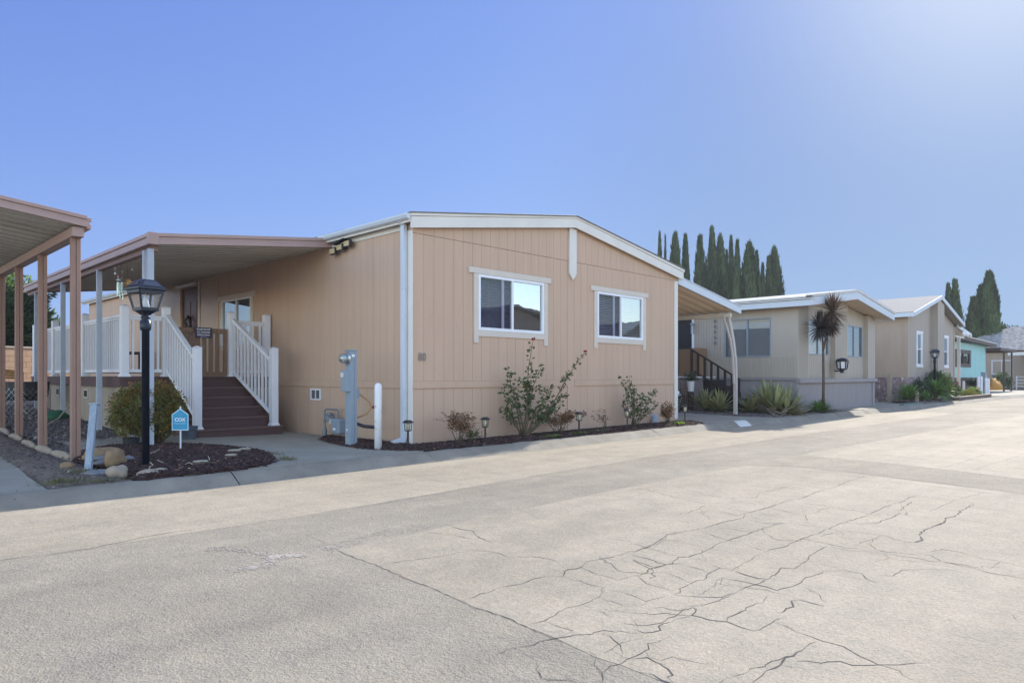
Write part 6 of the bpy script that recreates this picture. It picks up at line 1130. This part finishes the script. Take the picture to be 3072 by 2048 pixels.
# ---------------------------------------------------------------- far home with shake roof
h5 = thing('house', (76, 3, 0), 'far house with a grey speckled shake hip roof at the right edge', 'house'); s = MB(); s.box(68.5, 84, -6, 8, 0, 3.3); put(s, 'wall', M['h3tan'], h5)
s = MB(); s.add([(67.6, 8.8, 3.35), (67.6, -7, 3.35), (85, -7, 3.35), (85, 8.8, 3.35), (72.5, 3.0, 5.7), (80, 3.0, 5.7), (72.5, -1.2, 5.7), (80, -1.2, 5.7)], [(0, 1, 6, 4), (1, 2, 7, 6), (2, 3, 5, 7), (3, 0, 4, 5), (4, 6, 7, 5), (0, 3, 2, 1)]); put(s, 'roof', M['shake'], h5)
for y in (-4.5, -1.0, 2.4):
    Q = FR((68.5, y, 0), (0, 1, 0), (-1, 0, 0)); window(h5, Q, 0, 1.5, 1.2, 2.5, fw=.08, blind=None, n=.05, gl=('solar', 'solar'))
c5 = thing('carport', (64, -1, 0), 'pale fascia carport in front of the far shake roofed house', 'carport'); s = MB(); s.box(61.5, 68.3, -6, 1.6, 2.85, 2.95); put(s, 'roof', M['h3tan'], c5); s = MB(); s.box(61.45, 61.5, -6, 1.6, 2.75, 3.0); put(s, 'fascia', M['fascia'], c5)
for y in (-5.5, -2.0, 1.3): s = MB(); s.box(61.6, 61.75, y, y + .15, -.1, 2.85); put(s, 'post', M['fascia'], c5)
wr_ = thing('stair_rail', (60, -.2, 0), 'white metal rail by the steps of the far house', 'railing')
for k in range(4): s = MB(); s.box(60.6, 60.65, -1.8, .9, .25 + k * .25, .30 + k * .25); put(s, 'rail', M['white'], wr_)
for y in (-1.8, -.5, .85): s = MB(); s.box(60.58, 60.67, y, y + .08, -.1, 1.1); put(s, 'post', M['white'], wr_)
rr = random.Random(17)
for i, (x, y, l) in enumerate(((60.4, 1.8, 'small bush left of the far white stair rail'), (62.5, 4.2, 'bush under the far trees behind the dark carport'))): t_ = thing('bush', (x, y, 0), l, 'bush'); leafball((x, y, .6), (.9, .6, .7), 900, 'leaf', rr, ln=.2, wd=.1, par=t_); s = MB(); s.tube([(x, y, 0), (x, y, .5)], [.05, .03], 6); put(s, 'stem', M['stem'], t_)
# ---------------------------------------------------------------- homes across the street (seen only in the window glass)
def simplehome(x0, x1, y1, zt, label, wm, rm, dz=1.1):
    t = thing('mobile_home', ((x0 + x1) / 2, y1 - 6, 0), label, 'mobile home'); q = FR((x1, y1, 0), (-1, 0, 0), (0, 1, 0)); W_ = x1 - x0; s = MB(); siding(s, q, 0, W_, -.1, lambda u: zt + dz * (1 - abs(u - W_ / 2) / (W_ / 2)), .4, .02, [(1.2, 3, 1.7, 2.8), (5, 6.8, 1.7, 2.8)], n0=-.1, n1=0)
    s.box(x0, x0 + .1, y1 - 14, y1 - .1, -.1, zt).box(x1 - .1, x1, y1 - 14, y1 - .1, -.1, zt); put(s, 'wall', M[wm], t)
    for a in (1.2, 5): window(t, q, a, a + 1.8, 1.7, 2.8, fw=.06, slats=14)
    s = MB(); s.prism([(x0 - .4, y1 + .5, zt), (x0 - .4, y1 + .5, zt + .15), ((x0 + x1) / 2, y1 + .5, zt + dz + .2), (x1 + .4, y1 + .5, zt + .15), (x1 + .4, y1 + .5, zt), ((x0 + x1) / 2, y1 + .5, zt + dz + .05)], (0, -15, 0)); put(s, 'roof', M[rm], t)
simplehome(16.5, 28.0, -19.5, 3.95, 'tan gabled home across the street, mirrored in the left window', 'h3tan', 'shake'); simplehome(31.5, 39.5, -19.5, 3.4, 'beige gabled home across the street, mirrored in the right window', 'h2', 'h3roof', 1.4); simplehome(-6, 2.5, -19.8, 3.0, 'greige gabled home straight across the street behind the viewer', 'h3', 'shingle')
# ================================================================ trees and what stands behind
def cypress(name, H, rad, seed, n, flat=.0, m='cyp', ln=.72):
    rr = random.Random(seed); t = thing(name, (0, 0, 0), 'x', 'tree', 'row of Italian cypresses behind the homes'); s = MB(); s.tube([(0, 0, 0), (0, 0, H * .5)], [rad * .18, rad * .08], 7); put(s, 'trunk', M['bark'], t); s = MB()
    ph = [rr.uniform(0, 6.3) for _ in range(6)]
    for i in range(n):
        f = rr.random() ** .9; z = f * H * .985; env = min(1, f / .12) ** .5 * (1 - f ** 1.5) ** .9 if not flat else min(1, f / .12) ** .5 * (1 - f ** 3.2) ** .7
        a = rr.uniform(0, 6.28); lob = 1 + .20 * math.sin(2 * a + ph[0] + f * 9) + .16 * math.sin(3 * a + ph[1] - f * 13) + .08 * math.sin(5 * a + f * 29 + ph[2])
        r_ = rad * env * lob * rr.uniform(.62, 1.12); p = Vector((r_ * math.cos(a), r_ * math.sin(a), z)); b_ = rr.uniform(.55, 1.5) * (1 + .25 * math.sin(9 * f + 2 * a + ph[3]))
        s.leafq(p, (math.cos(a) * .25 + rr.gauss(0, .12), math.sin(a) * .25 + rr.gauss(0, .12), 1), (-math.sin(a), math.cos(a), rr.gauss(0, .2)), ln * rr.uniform(.5, 1.2), ln * .28, (b_ * rr.uniform(.9, 1.25), b_, b_ * .8))
    for k in range(26): s.leafq((rr.gauss(0, .06), rr.gauss(0, .06), H * (.95 + .03 * rr.random())), (rr.gauss(0, .1), rr.gauss(0, .1), 1), (1, 0, 0), ln * .9, ln * .2, tn(.6, 1.2))
    put(s, 'crown', M[m], t); return t
Fh = Vector((math.cos(YAW), math.sin(YAW), 0)); Rh = Vector((math.sin(YAW), -math.cos(YAW), 0))
def at(px_, depth): return Vector((CAM.x, CAM.y, 0)) + Fh * depth + Rh * ((px_ - 1536) / 2070 * depth)
prot = [cypress('cypress_tree', 12, 1.0, 3, 4200), cypress('cypress_tree', 12, 1.0, 14, 4200), cypress('cypress_tree', 12, 1.0, 25, 4200, flat=1)]
row = [(1979, 710, .60, 0), (1996, 719, .38, 1), (2026, 711, .95, 2), (2056, 716, 1.0, 0), (2100, 719, 1.25, 1), (2136, 695, 1.15, 0), (2161, 717, .95, 2), (2180, 762, .7, 1), (2193, 721, .85, 0), (2212, 732, .8, 1), (2248, 738, 1.1, 2), (2270, 765, .85, 0), (2288, 800, .7, 1), (2305, 780, .8, 1), (2323, 753, 1.1, 2), (2338, 810, .6, 0), (2118, 782, .4, 1)]
used = set()
for i, (px_, top, wd, k) in enumerate(row):
    dep = 68 + (i * 37 % 9); h_ = 1.15 + (1125 - top) / 2070 * dep; p = at(px_, dep); sc = (wd * .76, wd * .76, h_ / 12); lab = 'Italian cypress number %s from the left in the row behind the homes' % ('one two three four five six seven eight nine ten eleven twelve thirteen fourteen fifteen sixteen'.split()[i] if i < 16 else 'x')
    order = sorted(r_[0] for r_ in row).index(px_); nm = ('first second third fourth fifth sixth seventh eighth ninth tenth eleventh twelfth thirteenth fourteenth fifteenth sixteenth seventeenth eighteenth').split()[order]
    shape = {0: 'pointed', 1: 'slim pointed', 2: 'blunt topped'}[k]; lab = '%s cypress, %s from the left in the row above the beige home' % (shape, nm)
    if k not in used: used.add(k); o = prot[k]; o.location = p; o.scale = sc; o.rotation_euler = (0, 0, i); o['label'] = lab
    else: copytree(prot[k], p, rz=i * 1.3, sc=sc, label=lab)
for i, (px_, top, wd, dep, k, lab) in enumerate([(2845, 859, .85, 66, 0, 'slim cypress tip left of the pair above the tall gabled home'), (2865, 847, 1.1, 66, 1, 'slim cypress tip right of the pair above the tall gabled home'), (2921, 897, 1.3, 66, 1, 'small pointed cypress left of the big dark one beyond the teal home'), (2943, 863, 1.3, 67, 0, 'narrow cypress joined to the left flank of the big dark one')]):
    copytree(prot[k], at(px_, dep), rz=i, sc=(wd * .75, wd * .75, (1.15 + (1125 - top) / 2070 * dep) / 12), label=lab)['group'] = 'cypresses on the right'
bc = cypress('cypress_tree', 1.15 + (1125 - 812) / 2070 * 66 - .5, 1.3, 44, 8000, ln=.75); bc.location = at(2968, 66); bc['label'] = 'broad dark cypress with a leaning tip beyond the teal home'; bc['group'] = 'cypresses on the right'
rr = random.Random(77)
fb = thing('tree', at(3018, 95), 'small rounded far tree between the big cypress and the shake roof', 'tree'); c = at(3018, 95); leafball((c.x, c.y, 6.2), (2.2, 2.2, 1.6), 1500, 'juniper', rr, ln=.5, wd=.3, par=fb, hue=(1.8, 2, 1.2)); s = MB(); s.tube([(c.x, c.y, 0), (c.x, c.y, 5.5)], [.3, .15], 7); put(s, 'trunk', M['bark'], fb)
# juniper at the far left, with a reaching branch
jt = thing('juniper_tree', (-1.7, 24.5, 0), 'dark juniper tree behind the tan block wall at the far left', 'tree'); s = MB(); s.tube([(-1.7, 24.5, 0), (-1.6, 24.5, 2.5), (-1.3, 24.4, 4)], [.25, .2, .1], 8); s.tube([(-1.5, 24.4, 3), (-.8, 24.4, 4.0), (.1, 24.4, 4.8)], [.1, .07, .03], 6); put(s, 'trunk', M['bark'], jt)
s = MB()
for (cx_, cz_, r1, n, up) in ((-1.7, 3.1, 1.35, 5200, 1), (-.9, 3.3, .85, 2200, 1), (-3.0, 3.3, 1.4, 2500, 1), (-.5, 4.2, .45, 500, 1), (-.05, 4.65, .3, 200, 1), (-.8, 2.6, .75, 1500, 1), (-1.6, 4.0, .7, 900, 1)):
    for i in range(n):
        a = rr.uniform(0, 6.28); e = math.asin(rr.uniform(-.9, 1)); q = rr.uniform(.55, 1.05) * (1 + .2 * math.sin(4 * a + 3 * e)); d = Vector((math.cos(a) * math.cos(e), math.sin(a) * math.cos(e), math.sin(e))); p = Vector((cx_, 24.4, cz_)) + d * r1 * q; b_ = rr.uniform(.5, 1.5)
        s.leafq(p, d + Vector((.5, 0, .5)), (rr.gauss(0, 1), rr.gauss(0, 1), rr.gauss(0, 1)), rr.uniform(.1, .28), .07, (b_, b_ * 1.05, b_ * .9))
put(s, 'crown', M['juniper'], jt)
gt_ = thing('tree', (-.6, 30, 0), 'sunlit green tree top behind the dark juniper', 'tree'); leafball((-.4, 30, 4.4), (1.15, 1.2, 1.4), 3000, 'leaf', rr, ln=.25, wd=.12, par=gt_, hue=(1.5, 1.5, .7)); leafball((.75, 30, 3.2), (.8, 1.0, 1.0), 2200, 'leaf', rr, ln=.25, wd=.12, par=gt_, hue=(1.5, 1.4, .8)); s = MB(); s.tube([(-.6, 30, 0), (-.3, 30, 3.5)], [.2, .1], 7); put(s, 'trunk', M['bark'], gt_)
# block wall, angled so that the sun rakes it
bw = thing('block_wall', (-3, 21, 0), 'tan concrete block wall behind the carport and deck', 'wall'); an = R(22); u = Vector((math.cos(an), math.sin(an), 0)); nn = Vector((math.sin(an), -math.cos(an), 0)); q = FR(Vector((-2.2, 21.2, 0)), u, nn)
s = MB(); s.bf(q, -14, 12, 0, 2.14, -.15, -.006); put(s, 'mortar_bed', M['mortar'], bw); s = MB(); rr = random.Random(2)
for r_ in range(10):
    u_ = -14 + (.2 if r_ % 2 else 0)
    while u_ < 11.6: d = rr.uniform(-.004, .004); s.bf(q, u_ + .006, u_ + .394, .006 + r_ * .205, .199 + r_ * .205, -.006, .006 + d); u_ += .4
put(s, 'blocks', M['block'], bw); s = MB(); s.bf(q, -14, 12, 2.141, 2.2, -.17, .02); put(s, 'coping', mat('pale_coping', (.55, .45, .34), .85), bw)
dh = thing('distant_house', (-4, 36, 0), 'white flat roof edge of a home beyond the tan block wall', 'house'); s = MB(); s.box(-12, 2, 34, 42, 0, 2.6); put(s, 'wall', M['h2'], dh); s = MB(); s.prism([(-12.5, 33.4, 2.65), (2.6, 33.4, 2.5), (2.6, 33.4, 2.78), (-12.5, 33.4, 3.0)], (0, 9, 0)); put(s, 'roof', M['white'], dh)
# ---------------------------------------------------------------- thin bright air towards the sun
hz = MB(); hz.box(-70, 125, -60, 70, -1.2, 17.5)
m = bpy.data.materials.new('haze_air'); m.use_nodes = True; t = m.node_tree; t.nodes.remove(t.nodes['Principled BSDF'])
v = t.nodes.new('ShaderNodeVolumePrincipled'); v.inputs['Color'].default_value = (.9, .93, 1, 1); v.inputs['Density'].default_value = .00055; v.inputs['Anisotropy'].default_value = .2
t.links.new(v.outputs[0], t.nodes['Material Output'].inputs['Volume'])
o = put(hz, 'haze', m); o['kind'] = 'stuff'; o['label'] = 'thin pale haze over the street'; o['category'] = 'haze'
